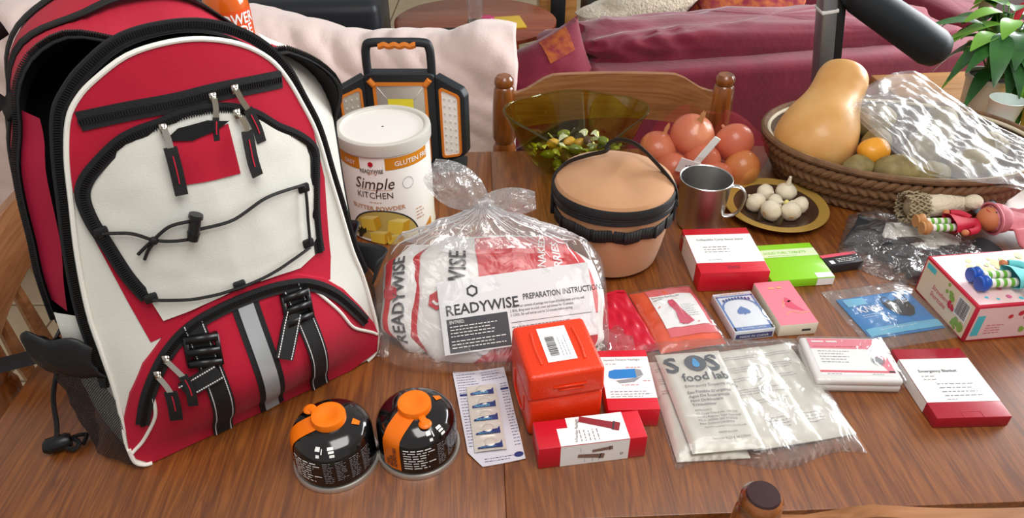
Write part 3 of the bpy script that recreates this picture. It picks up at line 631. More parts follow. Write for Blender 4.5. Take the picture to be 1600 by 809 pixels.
# waist strap trailing off the table's end, and rear haul loop
b = MB(); b.tube([g(q) for q in smooth([(-.555, .80, .055), (-.60, .765, .05), (-.66, .745, .042), (-.74, .725, .03), (-.85, .70, .0)], 8)], .0165, 8, flat=.14); b.build('waist_strap', 'webbing', pk)
b = MB(); b.tube([P3(*q) for q in smooth([(-.165, -.17, .40), (-.185, -.18, .43), (-.175, -.19, .462), (-.14, -.2, .478)], 6)], .016, 8, flat=.25); b.build('shoulder_strap', 'webbing', pk)
b = MB(); b.tube([P3(*q) for q in smooth([(-.06, -.2, .5), (-.05, -.2, .535), (.03, -.2, .54), (.04, -.2, .5)], 6)], .01, 8, flat=.35); b.build('haul_loop', 'webbing', pk)
# ---------------------------------------------------------------- boxes and packets laid out on the table
M('box_red', 'cf1229', .42, coat=.25, bump=.05, bscale=300); M('box_red_dark', 'a8112b', .42, coat=.25); M('box_white', 'f0eeec', .45, coat=.2)
M('lime', '8fd61e', .42, coat=.25); M('lime_pale', 'dcebc0', .5); M('charcoal_box', '2d2a2e', .4); M('salmon', 'e0566a', .4); M('card_blue', '5f80bd', .45, coat=.3); M('card_white', 'e9edf5', .4, coat=.3); M('card_navy', '2c3f86', .4)
M('card_pink', 'ec8092', .35, coat=.4); M('gold_ink', 'e0b070', .4); M('ivory', 'e6ddc8', .55); M('rose_ink', 'd3506a', .5); M('label_white', 'f5f4f2', .5)
M('safety_orange', 'e8380c', .38, bump=.55, bscale=420, coat=.15, dist=.0012); M('orange_plastic', 'f2760c', .35); M('blue_clear', '2c7ec8', .15, coat=.5); M('dark_red_ink', '8a2630', .5); M('grey_ink', '8f9096', .5); M('brown_ink', '8a6a5e', .6)
film('wrap', base=.035, edge=.4, haze=.02, scale=14, strength=.35, rough=.1, crk=8)
film('bag_film', base=.035, edge=.36, haze=.04, scale=16, strength=.6, rough=.24, crk=11)
film('crinkle_film', base=.07, edge=.55, haze=.05, scale=30, strength=1.0, rough=.1, crk=22)
film('produce_film', tint=(.98, .98, .98, 1), base=.045, edge=.28, haze=.13, scale=13, strength=.3, rough=.26, crk=8)

def carton(name, label, cat, c, wlh, rz, m, group=None, r=.0012):
    t = thing(name, label, cat, (c[0], c[1], T + .0005), rz, group)
    b = MB(); b.rbox((0, 0, wlh[2] / 2), wlh, r=r, seg=2); b.build('carton', m, t); return t
def side(axis, pos, z0=0):
    # mapping onto a vertical face: 'f' front (y=-pos), 'l' left (x=-pos)
    if axis == 'f': return lambda x, y, o: V((x, -pos - o, z0 + y))
    return lambda x, y, o: V((-pos - o, -x, z0 + y))
def letters(name, t, items, fn, m='print', off=.0008):
    b = MB()
    for it in items: write(b, it[0], it[1], it[2], it[3], fn, off, **(it[4] if len(it) > 4 else {}))
    return b.build(name, m, t, smooth=False)
def fine(t, spec, fn, m='print_grey', off=.0008):
    b = MB()
    for i, s in enumerate(spec): lines(b, *s, fn, off, seed=i + int(abs(s[0]) * 1e4))
    return b.build('fine_print', m, t, smooth=False, kind='stuff')
# --- camp stove stand
W, L_, H = .114, .127, .038
t = carton('gift_box', 'red and white box reading Collapsible Camp Stove Stand beside the steel mug', 'box', (.356, 1.007), (W, L_, H), 3, 'box_red'); fn = plane(H)
flat('label_panel', rect2(-W / 2 + .0005, -.037, W / 2 - .0005, .044), fn, 'label_white', t); flat('label_panel', rect2(-.044, .0005, .037, H - .0005), side('l', W / 2), 'label_white', t)
letters('lettering', t, [('Collapsible Camp Stove Stand', .0072, -.041, .026, {'sx': .92})], fn)
fine(t, [(-.035, .006, .055, 3, .0068, .0022), (-.035, -.03, .03, 1, .004, .0014)], fn)
b = MB(); b.tube([(-.0575, .04, .028), (-.0585, .05, .033), (-.0585, .058, .03), (-.0575, .058, .022)], .0009, 6); b.build('metal_clip', 'nickel', t)
flat('tab', [(-.009, -.0535), (.011, -.0535), (.011, -.046), (-.009, -.046)], fn, 'box_red_dark', t)
# --- fuel tablets
W, L_, H = .108, .10, .016
t = carton('fuel_tablet_box', 'bright lime green box reading Solid Fuel Tablets', 'box', (.472, 1.004), (W, L_, H), 6, 'lime'); fn = plane(H)
flat('label_band', rect2(-.0535, .012, .0535, .034), fn, 'lime_pale', t); letters('lettering', t, [('SOLID FUEL TABLETS', .0085, -.04, .021, {'sx': .95})], fn, 'lime'); fine(t, [(-.035, .015, .07, 1, .004, .0016)], fn, 'lime')
flat('price_label', rect2(.024, -.049, .053, -.036), fn, 'label_white', t); flat('price_label', rect2(.024, .001, .053, .015), side('f', .05), 'label_white', t)
# --- small black box
W, L_, H = .066, .03, .017
t = carton('small_box', 'small black box with a red edge right of the green box', 'box', (.559, 1.010), (W, L_, H), 13, 'charcoal_box'); fn = plane(H)
flat('edge_stripe', rect2(-.033, .007, .033, .0148), fn, 'salmon', t); fine(t, [(-.012, -.001, .036, 3, .004, .0018)], fn, 'label_white'); flat('emblem', rect2(-.026, -.011, -.018, -.002), fn, 'label_white', t)
# --- playing cards
W, L_, H = .064, .091, .018
t = carton('playing_card_box', 'blue and white playing card box with a spade on its lid', 'card box', (.356, .871), (W, L_, H), 9, 'card_white', 'playing card boxes'); fn = plane(H)
b = MB()
for (x0, y0, x1, y1) in ((-.0305, -.044, -.0275, .0375), (.0275, -.044, .0305, .0375), (-.0305, .0345, .0305, .0375), (-.0305, -.044, .0305, -.036)): b.quad(fn(x0, y0, .0004), fn(x1, y0, .0004), fn(x1, y1, .0004), fn(x0, y1, .0004))
for i in range(24):
    a0, a1 = PI * i / 24, PI * (i + 1) / 24
    b.quad(*(fn(.026 * k * math.cos(a), .008 + .02 * k * math.sin(a), .0005) for k, a in ((1, a0), (1.12, a0), (1.12, a1), (1, a1))))
b.build('border_print', 'card_blue', t, smooth=False)
def spade(s, x, y):
    p = []
    for i in range(33):
        a = 2 * PI * i / 32; p.append((x + s * .9 * math.sin(a) ** 3, y + s * (-.75 * math.cos(a) + .3 * math.cos(2 * a) + .12 * math.cos(3 * a))))
    return p[:-1]
flat('spade_mark', spade(.0115, .0005, .000), fn, 'card_blue', t, .0006); flat('spade_stem', [(-.0015, -.009), (.0025, -.009), (.001, .0), (-.0002, .0)], fn, 'card_blue', t, .0007)
letters('lettering', t, [('PLAYING CARDS', .0052, 0, -.042, {'align': 'CENTER'})], fn, 'card_white', .0009)
b = MB()
for i in range(9):
    x = -.0225 + .0052 * i; y = .0225 + .0045 * math.cos(x / .0225 * 1.4); b.quad(fn(x, y, .0009), fn(x + .0034, y, .0009), fn(x + .0034, y + .0055, .0009), fn(x, y + .0055, .0009))
b.build('arch_print', 'card_navy', t, smooth=False); fine(t, [(-.02, .041, .04, 1, .004, .0022)], fn, 'gold_ink', .0006)
flat('flap_line', rect2(-.032, .0392, .032, .0398), fn, 'grey_ink', t); flat('end_band', rect2(-.029, .003, .029, .0125), side('f', L_ / 2), 'card_navy', t); letters('lettering', t, [('MADE IN CHINA', .0062, 0, .0055, {'align': 'CENTER'})], side('f', L_ / 2), 'card_white')
b = MB(); b.rbox((0, 0, H / 2), (W + .001, L_ + .001, H + .002), r=.0014); b.build('shrink_wrap', 'wrap', t)
W, L_, H = .06, .105, .022
t = carton('playing_card_box', 'pink playing card box with ivory sides and a red bird print', 'card box', (.425, .887), (W, L_, H), 7, 'ivory', 'playing card boxes'); fn = plane(H)
flat('pink_panel', rect2(-.0295, -.052, .0295, .052), fn, 'card_pink', t)
fine(t, [(-.013, .034, .026, 1, .006, .005)], fn, 'gold_ink')
b = MB(); b.add([fn(x, y, .0006) for x, y in [(-.002, -.002), (.008, .004), (.012, -.008), (.022, -.024), (.006, -.018), (-.003, -.012)]], [tuple(range(6))]); b.add([fn(x, y, .0006) for x, y in [(-.002, .002), (.004, .012), (.012, .002), (.005, -.001)]], [(0, 1, 2, 3)]); b.build('bird_print', 'rose_ink', t, smooth=False)
b = MB()
for q in ([(-.012, -.03), (.0, -.022), (.012, -.028), (.026, -.026)], [(-.01, -.012), (-.004, -.004), (-.002, .006)]):
    ribbon(b, q, .0009, fn, .0007, .0002)
b.build('branch_print', 'gold_ink', t, smooth=False); flat('price_mark', rect2(.006, .008, .02, .012), side('f', L_ / 2), 'print', t)
# --- orange case
W, L_, H = .098, .100, .104
t = thing('first_aid_case', 'bright orange-red pebbled plastic case with a barcode sticker on its lid', 'case', (.058, .698, T + .0005), 12.5)
b = MB(); b.rbox((0, 0, .032), (W, L_, .064), r=.006, seg=3); b.build('case_base', 'safety_orange', t)
b = MB(); b.rbox((0, 0, .084), (W + .003, L_ + .003, .042), r=.0065, seg=3, taper=.97); b.build('case_lid', 'safety_orange', t); fn = plane(.105)
for x in (-.028, .028): b = MB(); b.tube(smooth([(x, -.03, .1045), (x * 1.06, 0, .1045), (x, .03, .1045)], 6), .0022, 8); b.build('lid_ridge', 'safety_orange', t)
flat('barcode_sticker', rect2(-.019, -.028, .019, .036), fn, 'label_white', t, .0006)
b = MB(); rd = random.Random(4); y = -.018
while y < .018: h = rd.choice((.0006, .001, .0016)); b.quad(fn(-.013, y, .001), fn(-.001, y, .001), fn(-.001, y + h, .001), fn(-.013, y + h, .001)); y += h + rd.choice((.0006, .001))
b.build('barcode', 'print', t, smooth=False); fine(t, [(.006, -.022, .045, 2, .005, .0016, )] and [(.008, -.02, .04, 3, .0042, .0014)], lambda x, y, o: fn(.002 + (y + .02) * -1 + .002, -.02 + (x - .008), o), 'grey_ink', .001)
for i, (x0, x1) in enumerate(((-.018, .025), (-.012, .021))):
    b = MB(); b.tube([(x0, -.0515, .084 - .006 * i), (x1, -.0515, .084 - .006 * i)], .0014, 6); b.build('grip_rib', 'safety_orange', t)
b = MB(); b.tube(smooth([(-.0495, -.025, .05), (-.0502, -.02, .02), (-.0502, .02, .02), (-.0495, .025, .05)], 6), .0016, 6); b.build('side_ridge', 'safety_orange', t)
# --- multi-function flashlight box
W, L_, H = .137, .044, .037
t = carton('flashlight_box', 'long red and white box with a red flashlight picture in front of the orange case', 'box', (.097, .619), (W, L_, H), 8.5, 'box_red'); fn = plane(H); ff = side('f', L_ / 2)
flat('label_panel', [(-.041, -.0218), (.046, -.0218), (.046, .0218), (-.027, .0218), (-.027, .006), (-.041, .006)], fn, 'label_white', t); flat('label_panel', rect2(-.041, .0002, .046, .0365), ff, 'label_white', t)
letters('lettering', t, [('6-Function Flashlight', .0056, -.019, -.0185, {'rot': 78, 'sx': .8})], fn)
fine(t, [(-.013, -.018, .022, 5, .0055, .0018)], lambda x, y, o: fn(-.013 - (y + .018), -.018 + (x + .013), o))
def fl_pic(cx, cy, s, fnn, rot, nm, mm):
    c, s2 = math.cos(R(rot)), math.sin(R(rot)); g = lambda p: fnn(cx + s * (p[0] * c - p[1] * s2), cy + s * (p[0] * s2 + p[1] * c), .0007)
    b = MB()
    for q in ([(-.5, -.09), (.3, -.11), (.34, -.13), (.5, -.13), (.5, .13), (.34, .13), (.3, .11), (-.5, .09)],): b.add([g(p) for p in q], [tuple(range(len(q)))])
    o = b.build(nm, mm, t, smooth=False); b = MB(); q = [(.33, -.135), (.37, -.135), (.37, .135), (.33, .135)]; b.add([fnn(cx + s * (p[0] * c - p[1] * s2), cy + s * (p[0] * s2 + p[1] * c), .001) for p in q], [(0, 1, 2, 3)]); b.build('bezel_print', 'print', t, smooth=False); return o
fl_pic(.014, .008, .052, fn, -22, 'flashlight_print', 'dark_red_ink'); fl_pic(-.002, .014, .034, ff, -8, 'tool_print', 'brown_ink'); fl_pic(.012, .024, .026, ff, 6, 'tool_print', 'brown_ink')
b = MB()
for i in range(16):
    a, c = 2 * PI * i / 16, 2 * PI * (i + 1) / 16; b.quad(*(ff(.037 + k * math.cos(q), .012 + k * math.sin(q), .0007) for k, q in ((.0013, a), (.002, a), (.002, c), (.0013, c))))
b.build('ring_print', 'print', t, smooth=False)
b = MB()
for x, y in ((-.01, .004), (.0, .003), (.008, .005), (-.016, .024)): b.quad(ff(x, y, .0007), ff(x + .0004, y, .0007), ff(x + .0004, y + .007, .0007), ff(x, y + .007, .0007))
b.build('callout_print', 'grey_ink', t, smooth=False)
# --- dynamo flashlight box
W, L_, H = .068, .112, .032
t = carton('flashlight_box', 'red and white box with a blue hand-squeeze flashlight picture right of the orange case', 'box', (.157, .712), (W, L_, H), 1.5, 'box_red'); fn = plane(H)
flat('label_panel', rect2(-W / 2 + .0004, -.036, W / 2 - .0004, .042), fn, 'label_white', t); letters('lettering', t, [('Squeeze Dynamo Flashlight', .0058, -.029, .034, {'sx': .8})], fn)
fine(t, [(-.027, .027, .022, 1, .004, .0018), (-.027, -.025, .056, 3, .0045, .0018)], fn); fine(t, [(.0, .020, .03, 1, .004, .0016), (-.01, -.013, .028, 1, .004, .0016), (.02, -.006, .012, 1, .004, .0016)], fn, 'print_red')
b = MB(); b.add([fn(x, y, .0006) for x, y in [(-.026, .005), (-.024, .014), (-.016, .017), (.012, .018), (.012, .001), (-.018, -.001), (-.025, .001)]], [tuple(range(7))]); b.build('flashlight_print', 'blue_clear', t, smooth=False)
b = MB(); b.add([fn(x, y, .0007) for x, y in [(.012, .018), (.02, .016), (.022, .006), (.012, .001)]], [(0, 1, 2, 3)]); b.add([fn(x, y, .0007) for x, y in [(-.017, -.004), (.014, .001), (.022, .005), (.008, -.007), (-.012, -.009)]], [tuple(range(5))]); b.build('handle_print', 'grey_ink', t, smooth=False)
# --- white first-aid case with pink label
W, L_, H = .118, .088, .023
t = thing('first_aid_case', 'flat white plastic case with a pink and white label in clear wrap', 'case', (.479, .761, T + .0005), -1.5)
b = MB(); b.rbox((0, 0, .006), (W, L_, .012), r=.004, seg=3); b.build('case_base', 'box_white', t); b = MB(); b.rbox((0, 0, .0175), (W, L_, .011), r=.004, seg=3); b.build('case_lid', 'box_white', t); fn = plane(H)
flat('label_panel', rect2(-.05, -.034, .053, .04), fn, 'label_white', t); flat('pink_band', [(-.05, .04), (-.05, .019), (.03, .019), (.03, .012), (.045, -.028), (.053, -.028), (.053, .04)], fn, 'card_pink', t, .0005); flat('pink_line', rect2(-.05, -.029, .053, -.025), fn, 'salmon', t, .0005)
fine(t, [(-.045, .032, .04, 1, .006, .0045)], fn, 'label_white', .0009); fine(t, [(-.045, .0225, .075, 1, .006, .002)], fn, 'rose_ink', .0009)
fine(t, [(-.042, .013, .045, 5, .0055, .0016), (-.042, -.0325, .025, 1, .004, .0014), (.02, -.0325, .02, 1, .004, .0014)], fn)
b = MB(); n = 28
for r0, r1 in ((.0068, .0076), (0.0088, .0094)):
    for i in range(n):
        a, c = 2 * PI * i / n, 2 * PI * (i + 1) / n; b.quad(*(fn(.037 + k * math.cos(q), -.005 + k * math.sin(q), .0009) for k, q in ((r0, a), (r1, a), (r1, c), (r0, c))))
b.build('seal_ring', 'print_grey', t, smooth=False)
flat('seal', [(.037 + .0066 * math.cos(2 * PI * i / 24), -.005 + .0066 * math.sin(2 * PI * i / 24)) for i in range(24)], fn, 'grey_ink', t, .0008)
b = MB(); b.rbox((0, 0, H / 2 + .001), (W + .007, L_ + .004, H + .003), r=.004, seg=2); b.build('clear_wrap', 'wrap', t)
# --- emergency blanket
W, L_, H = .1, .131, .019
t = carton('blanket_box', 'red and white box reading Emergency Blanket near the table edge', 'box', (.601, .720), (W, L_, H), 2, 'box_red_dark'); fn = plane(H)
flat('label_panel', rect2(-W / 2 + .0003, -.038, W / 2 - .0003, .044), fn, 'label_white', t); flat('label_panel', rect2(-.044, .0003, .038, H - .0004), side('l', W / 2), 'label_white', t)
letters('lettering', t, [('Emergency Blanket', .0074, -.034, .017, {'bold': .01, 'sx': .95})], fn); fine(t, [(-.034, .009, .02, 2, .006, .002), (-.02, -.006, .052, 4, .0072, .0022), (-.02, -.034, .02, 1, .004, .0016)], fn)
b = MB(); ribbon(b, [(-.013, -.0655), (-.013, -.055), (.013, -.055), (.013, -.0655)], .0007, fn, .0004, .0002); b.build('tab_slit', 'print_red', t, smooth=False)
# --- soft packets
def pillow(w, l, th, seed=0, nu=28, nv=28, wr=.0015, p=4, z0=.0005):
    b = MB()
    def top(u, v):
        a = max(0, 1 - abs(2 * u - 1) ** p) * max(0, 1 - abs(2 * v - 1) ** p); return ((u - .5) * w, (v - .5) * l, z0 + .0012 + th * a ** .5 + wr * nz(u * 7 + seed, v * 7) * a ** .3)
    b.grid(nu, nv, top); b.grid(nu, nv, lambda u, v: ((u - .5) * w, (v - .5) * l, z0)); return b
def pil_fn(w, l, th, seed=0, wr=.0015, p=4, z0=.0005):
    def fn(x, y, o):
        u, v = x / w + .5, y / l + .5; a = max(0, 1 - abs(2 * u - 1) ** p) * max(0, 1 - abs(2 * v - 1) ** p); return V((x, y, z0 + .0012 + th * a ** .5 + wr * nz(u * 7 + seed, v * 7) * a ** .3 + o))
    return fn
def envelope(t, w, l, th, m='wrap', seed=0, name='clear_bag', wr=.002):
    b = pillow(w, l, th, seed, 30, 30, wr); return b.build(name, m, t, weld=True)
M('poncho_orange', 'e85428', .5, bump=.3, bscale=50, dist=.003); M('poncho_pink', 'e0636a', .45, coat=.2); M('foil_red', 'c0142f', .35, coat=.2, bump=.4, bscale=30, dist=.004)
t = thing('poncho_packet', 'orange emergency poncho packet with a picture card in clear wrap', 'packet', (.255, .873, T + .0005), 12)
pillow(.104, .142, .012, 2, wr=.003).build('folded_poncho', 'poncho_orange', t, weld=True); fn = pil_fn(.104, .142, .012, 2, .003)
patch('picture_card', rect2(-.030, -.052, .048, .062), fn, .001, 'poncho_pink', t); patch('label_panel', rect2(-.030, -.034, .041, .043), fn, .0016, 'label_white', t)
letters('lettering', t, [('Emergency Rain Poncho', .0062, -.027, .036, {'sx': .75}), ('Lightweight', .0045, -.027, .03, {'sx': .75})], fn, 'print', .0024)
b = MB(); b.add([fn(x, y, .0026) for x, y in [(-.004, .028), (.004, .028), (.006, .018), (.009, .006), (.018, -.026), (.006, -.031), (-.006, -.027), (-.002, .0), (-.006, .014), (-.006, .022)]], [tuple(range(10))]); b.build('poncho_print', 'rose_ink', t, smooth=False)
fine(t, [(.011, .014, .024, 7, .0045, .0013)], fn, 'grey_ink', .0024); envelope(t, .113, .150, .0155, 'wrap', 4)
t = thing('red_packet', 'plain glossy red plastic packet between the food bag and the poncho', 'packet', (.165, .863, T + .0005), 14)
pillow(.075, .146, .010, 6, wr=.004).build('folded_sheet', 'foil_red', t, weld=True); b = MB(); fn = pil_fn(.075, .146, .010, 6, .004); b.tube([fn(x, .06 + .004 * math.sin(x * 60), .0015) for x in (-.033, -.02, 0, .02, .033)], .0022, 6); b.build('fold_ridge', 'foil_red', t)
# --- SOS water pouches in a clear zip bag
M('foil_white', 'd5d2c8', .38, bump=.25, bscale=40, dist=.003, metal=.12); M('sos_blue', '3b9bd6', .4); M('sos_grey', '4e545c', .5)
PW = thing
pouches = [((.262, .692), 6, 0, 'white drinking water pouch reading SOS food lab, topmost in the clear bag'), ((.335, .706), 11, 1, 'white drinking water pouch with fine print in the middle of the clear bag'), ((.384, .719), 12, 2, 'white drinking water pouch at the right end of the clear bag'), ((.247, .688), 4, 3, 'white drinking water pouch lying under the topmost one')]
zz = {0: .0135, 1: .006, 2: .0012, 3: .0012}
for (x, y), rz, k, lb in pouches:
    t = thing('water_pouch', lb, 'pouch', (x, y, T + zz[k]), rz, 'drinking water pouches in the clear bag'); w_, l_, h_ = .094, .178, .008
    pillow(w_, l_, h_, k * 3, wr=.0022, p=6).build('foil_pouch', 'foil_white', t, weld=True); fn = pil_fn(w_, l_, h_, k * 3, .0022, 6)
    if k == 0:
        letters('lettering', t, [('S', .043, -.0425, .044, {'bold': .03, 'sx': .95}), ('S', .043, .0165, .044, {'bold': .03, 'sx': .95}), ('food lab', .020, -.025, .026, {'bold': .015})], fn, 'sos_grey', .0012)
        flat('drop_disc', [(.0015 + .0155 * math.cos(2 * PI * i / 28), .0585 + .0155 * math.sin(2 * PI * i / 28)) for i in range(28)], lambda x, y, o: fn(.0035, .058, o) + V((x - .0035, y - .058, 0)), 'sos_grey', t, .0016)
        flat('water_drop', [(.0015 + .0068 * math.sin(a) * (math.sin(a / 2)) ** 1.2, .0595 + .0095 * math.cos(a)) for a in (2 * PI * i / 20 for i in range(20))], lambda x, y, o: fn(.0035, .058, o) + V((x - .0035, y - .058, 0)), 'sos_blue', t, .0022)
        letters('lettering', t, [('Emergency Drinking Water', .0068, -.026, .0145, {}), ("Eau Potable D'urgence", .0066, -.026, .003, {'bold': .01}), ('Agua De Emergencia', .0066, -.026, -.0045, {'bold': .01}), ('Nod Drikkevann', .0066, -.026, -.012, {'bold': .01}), ('Trinkwasser', .0066, -.026, -.0195, {'bold': .01}), ('APPROVALS:', .0042, -.026, -.029, {}), ('US Coast Guard No. 160.026', .0046, -.026, -.0345, {}), ("Lloyd's Register Type Approval", .0046, -.026, -.04, {}), ('MCA 16/0006 SAS 5100025', .0046, -.026, -.0455, {}), ('New Zealand LSA/EPIRB', .0046, -.026, -.051, {}), ('Manufactured by S.O.S. FOOD LAB', .0038, .006, -.057, {'align': 'CENTER'}), ('MADE IN USA', .004, .006, -.0665, {'align': 'CENTER'}), ('Contents 4.227 fl oz (125ml)', .0048, -.018, -.0755, {'sx': .9})], fn, 'print_grey', .0012)
    else:
        fine(t, [(-.04, .066 - i * .021, .078, 3 if i % 2 else 2, .0042, .0012) for i in range(5 if k == 1 else 3)] + [(-.01, -.05, .03, 4, .005, .0014)], fn, 'print_grey', .0012)
t = thing('zip_bag', 'clear zip bag holding the SOS drinking water pouches', 'plastic bag', (.318, .706, T + .0005), 5)
b = MB()
def zb(u, v, top=True):
    x = (u - .5) * (.238 + .012 * (1 - v)); y = (v - .5) * .222; e = max(0, 1 - abs(2 * u - 1) ** 8) * max(0, 1 - abs(2 * v - 1) ** 8)
    prof = .027 * (1 - sm((u - .42) / .35) * .45); return (x, y + .01 * math.sin(u * 9) * (1 - v) ** 3, .0008 + (prof * e ** .5 + .0035 * nz(u * 7, v * 7, 9) * e + .002 * nz(u * 22, v * 18, 4) if top else 0))
b.grid(44, 40, zb); b.grid(44, 40, lambda u, v: zb(u, v, False)); b.build('bag_sheet', 'bag_film', t, weld=True)
b = MB(); b.tube([(-.118, .102, .004), (.118, .104, .004)], .0016, 6); b.build('zip_seal', 'wrap', t)
# --- KN95 mask bag
M('kn_blue', '1f7fc4', .4, coat=.2); M('kn_cyan', '6bb9dc', .4); M('mask_black', '2b2c30', .7)
t = thing('mask_packet', 'clear packet with a blue KN95 mask card and black mask picture', 'packet', (.592, .884, T + .0005), 12)
pillow(.127, .095, .004, 8, wr=.0018, p=8).build('mask_card', 'kn_blue', t, weld=True); fn = pil_fn(.127, .095, .004, 8, .0018, 8)
patch('cyan_band', rect2(-.062, -.0455, .062, -.030), fn, .0012, 'kn_cyan', t)
letters('lettering', t, [('KN95', .019, -.049, .005, {'bold': .012, 'sx': .92}), ('L', .013, -.012, -.018, {})], fn, 'card_white', .0016); fine(t, [(-.049, -.002, .03, 2, .0045, .0014), (-.04, -.036, .07, 1, .004, .0012)], fn, 'card_white', .0016)
patch('corner_panel', rect2(-.058, .022, -.024, .04), fn, .0013, 'kn_cyan', t); patch('corner_panel', rect2(.038, .033, .052, .0415), fn, .0013, 'card_white', t)
mk = [(.0, .019), (.01, .024), (.02, .022), (.03, .024), (.042, .019), (.042, .0), (.034, -.014), (.022, -.018), (.01, -.012), (.0, .006)]
patch('mask_print', mk, fn, .0016, 'mask_black', t)
b = MB(); ribbon(b, smooth([(.0, .018), (.003, .03), (.012, .031), (.014, .022)], 6), .0013, fn, .0018, .0003); ribbon(b, smooth([(.03, .023), (.032, .033), (.042, .033), (.042, .018)], 6), .0013, fn, .0018, .0003); b.build('ear_loop_print', 'mask_black', t, smooth=False)
b = pillow(.152, .142, .008, 5, 30, 30, .004); b.build('clear_bag', 'bag_film', t, weld=True)
# --- fruit-print toy box with barcode
M('toy_pink', 'f3cfd0', .42, coat=.3, var=.08, vscale=20); M('toy_red', 'c31d3a', .4, coat=.3); M('toy_cream', 'ead6b8', .45, coat=.2); M('leaf_print', '8bb04a', .5, coat=.2); M('berry_print', 'cf2f44', .45); M('rose_print', 'd86a92', .5); M('aqua_print', '4fc3d4', .4); M('lemon_print', 'e2dd8c', .5)
W, L_, H = .21, .128, .068
t = carton('toy_box', 'pink cardboard toy box with red edges, barcode and fruit print', 'box', (.771, .8955), (W, L_, H), 6.8, 'toy_red', r=.0018); fn = plane(H); ff = side('f', L_ / 2); fl = side('l', W / 2)
flat('top_panel', rect2(-.101, -.06, .101, .06), fn, 'toy_pink', t); flat('front_panel', rect2(-.101, .004, .101, .064), ff, 'toy_pink', t); flat('end_panel', rect2(-.06, .004, .06, .064), fl, 'toy_cream', t)
rd = random.Random(11)
def blotch(fnn, pts, m, nm, r0, off=.0006, k=7):
    b = MB()
    for x, y in pts:
        rr = r0 * rd.uniform(.6, 1.2); b.add([fnn(x + rr * math.cos(2 * PI * i / k), y + rr * math.sin(2 * PI * i / k), off + rd.random() * .0003) for i in range(k)], [tuple(range(k))])
    b.build(nm, m, t, smooth=False)
blotch(fn, [(-.06 + rd.random() * .10, .01 + rd.random() * .04) for _ in range(26)], 'lemon_print', 'leaf_pattern', .006); blotch(fn, [(-.03 + rd.random() * .08, .015 + rd.random() * .03) for _ in range(12)], 'leaf_print', 'leaf_pattern', .004, .0011)
blotch(fn, [(-.08, -.045), (-.065, -.05), (-.03, -.052)], 'aqua_print', 'dot_pattern', .004); blotch(fn, [(-.085 + rd.random() * .15, -.05 + rd.random() * .03) for _ in range(9)], 'rose_print', 'flower_pattern', .0035, .0011)
flat('corner_strip', rect2(-.098, .012, -.086, .05), ff, 'aqua_print', t, .0007)
b = MB(); rd2 = random.Random(8)
for (x, y, sx_, col) in ((-.045, .045, .004, 0), (-.03, .05, .005, 0), (-.02, .042, .004, 0)): b.add([ff(x + sx_ * math.cos(2 * PI * i / 8), y + sx_ * math.sin(2 * PI * i / 8), .0007) for i in range(8)], [tuple(range(8))])
b.build('berry_pattern', 'berry_print', t, smooth=False)
blotch(ff, [(-.02 + rd.random() * .06, .012 + rd.random() * .025) for _ in range(16)], 'leaf_print', 'leaf_pattern', .005); blotch(ff, [(-.01 + rd.random() * .05, .015 + rd.random() * .02) for _ in range(8)], 'berry_print', 'berry_pattern', .003, .0011)
fine(t, [(-.078, .03, .03, 4, .005, .0018)], ff, 'rose_ink')
# end panel: script lines, barcode, berries
letters('lettering', t, [('Strawberry', .012, -.03, .03, {'shear': .2, 'sx': .8}), ('Shortcake', .012, -.03, .018, {'shear': .2, 'sx': .8})], lambda x, y, o: fl(x, y, o), 'rose_ink')
flat('corner_strip', rect2(-.056, .052, -.034, .061), fl, 'aqua_print', t, .0007)
b = MB(); x = .028
while x < .052: h = rd2.choice((.0006, .001, .0014)); b.quad(fl(x, .03, .001), fl(x + h, .03, .001), fl(x + h, .058, .001), fl(x, .058, .001)); x += h + rd2.choice((.0007, .0011))
flat('barcode_panel', rect2(.026, .027, .054, .06), fl, 'label_white', t, .0006); b.build('barcode', 'print', t, smooth=False)
blotch(fl, [(.03 + rd.random() * .024, .006 + rd.random() * .016) for _ in range(12)], 'leaf_print', 'leaf_pattern', .0045); blotch(fl, [(.0 + rd.random() * .02, .04 + rd.random() * .02) for _ in range(7)], 'leaf_print', 'leaf_pattern', .0045); blotch(fl, [(.012 + rd.random() * .012, .022 + rd.random() * .016) for _ in range(6)], 'berry_print', 'berry_pattern', .004, .0011)
# --- leaflet with tablet strip
M('leaflet', 'd6d3dc', .6, bump=.1, bscale=30); M('navy_ink', '2a3470', .5); M('foil_strip', 'd9cfc6', .35, metal=.2, bump=.3, bscale=120)
t = thing('leaflet', 'folded instruction leaflet of fine print under the tablet strip', 'leaflet', (-.031, .676, T + .0005), 11)
cv = lambda x, y, o: V((x, y, .0012 + .0035 * (x / .035) ** 2 * .4 + .0015 * math.sin(y * 40) ** 2 + o))
patch('paper_sheet', [(-.037, -.06), (-.022, -.084), (.033, -.082), (.036, .083), (-.038, .085)], cv, 0, 'leaflet', t, thick=.0006, grid=.014)
fine(t, [(-.034, .078, .03, 26, .0052, .0013), (.001, .078, .033, 4, .0052, .0013), (.024, .05, .01, 22, .0052, .0013), (-.018, -.074, .045, 2, .004, .0012)], cv, 'navy_ink')
b = MB(); ribbon(b, [(-.034, .038), (-.02, .038)], .0035, cv, .0008, .0002); ribbon(b, [(.023, .04), (.034, .04)], .0035, cv, .0008, .0002); b.build('header_bar', 'navy_ink', t, smooth=False)
flat('round_mark', [(.026 + .006 * math.cos(2 * PI * i / 20), -.074 + .004 * math.sin(2 * PI * i / 20)) for i in range(20)], cv, 'navy_ink', t, .0008)
t = thing('tablet_strip', 'foil strip of five blue-printed water purification tablets on the leaflet', 'tablet strip', (-.035, .668, T + .0045), 8.3)
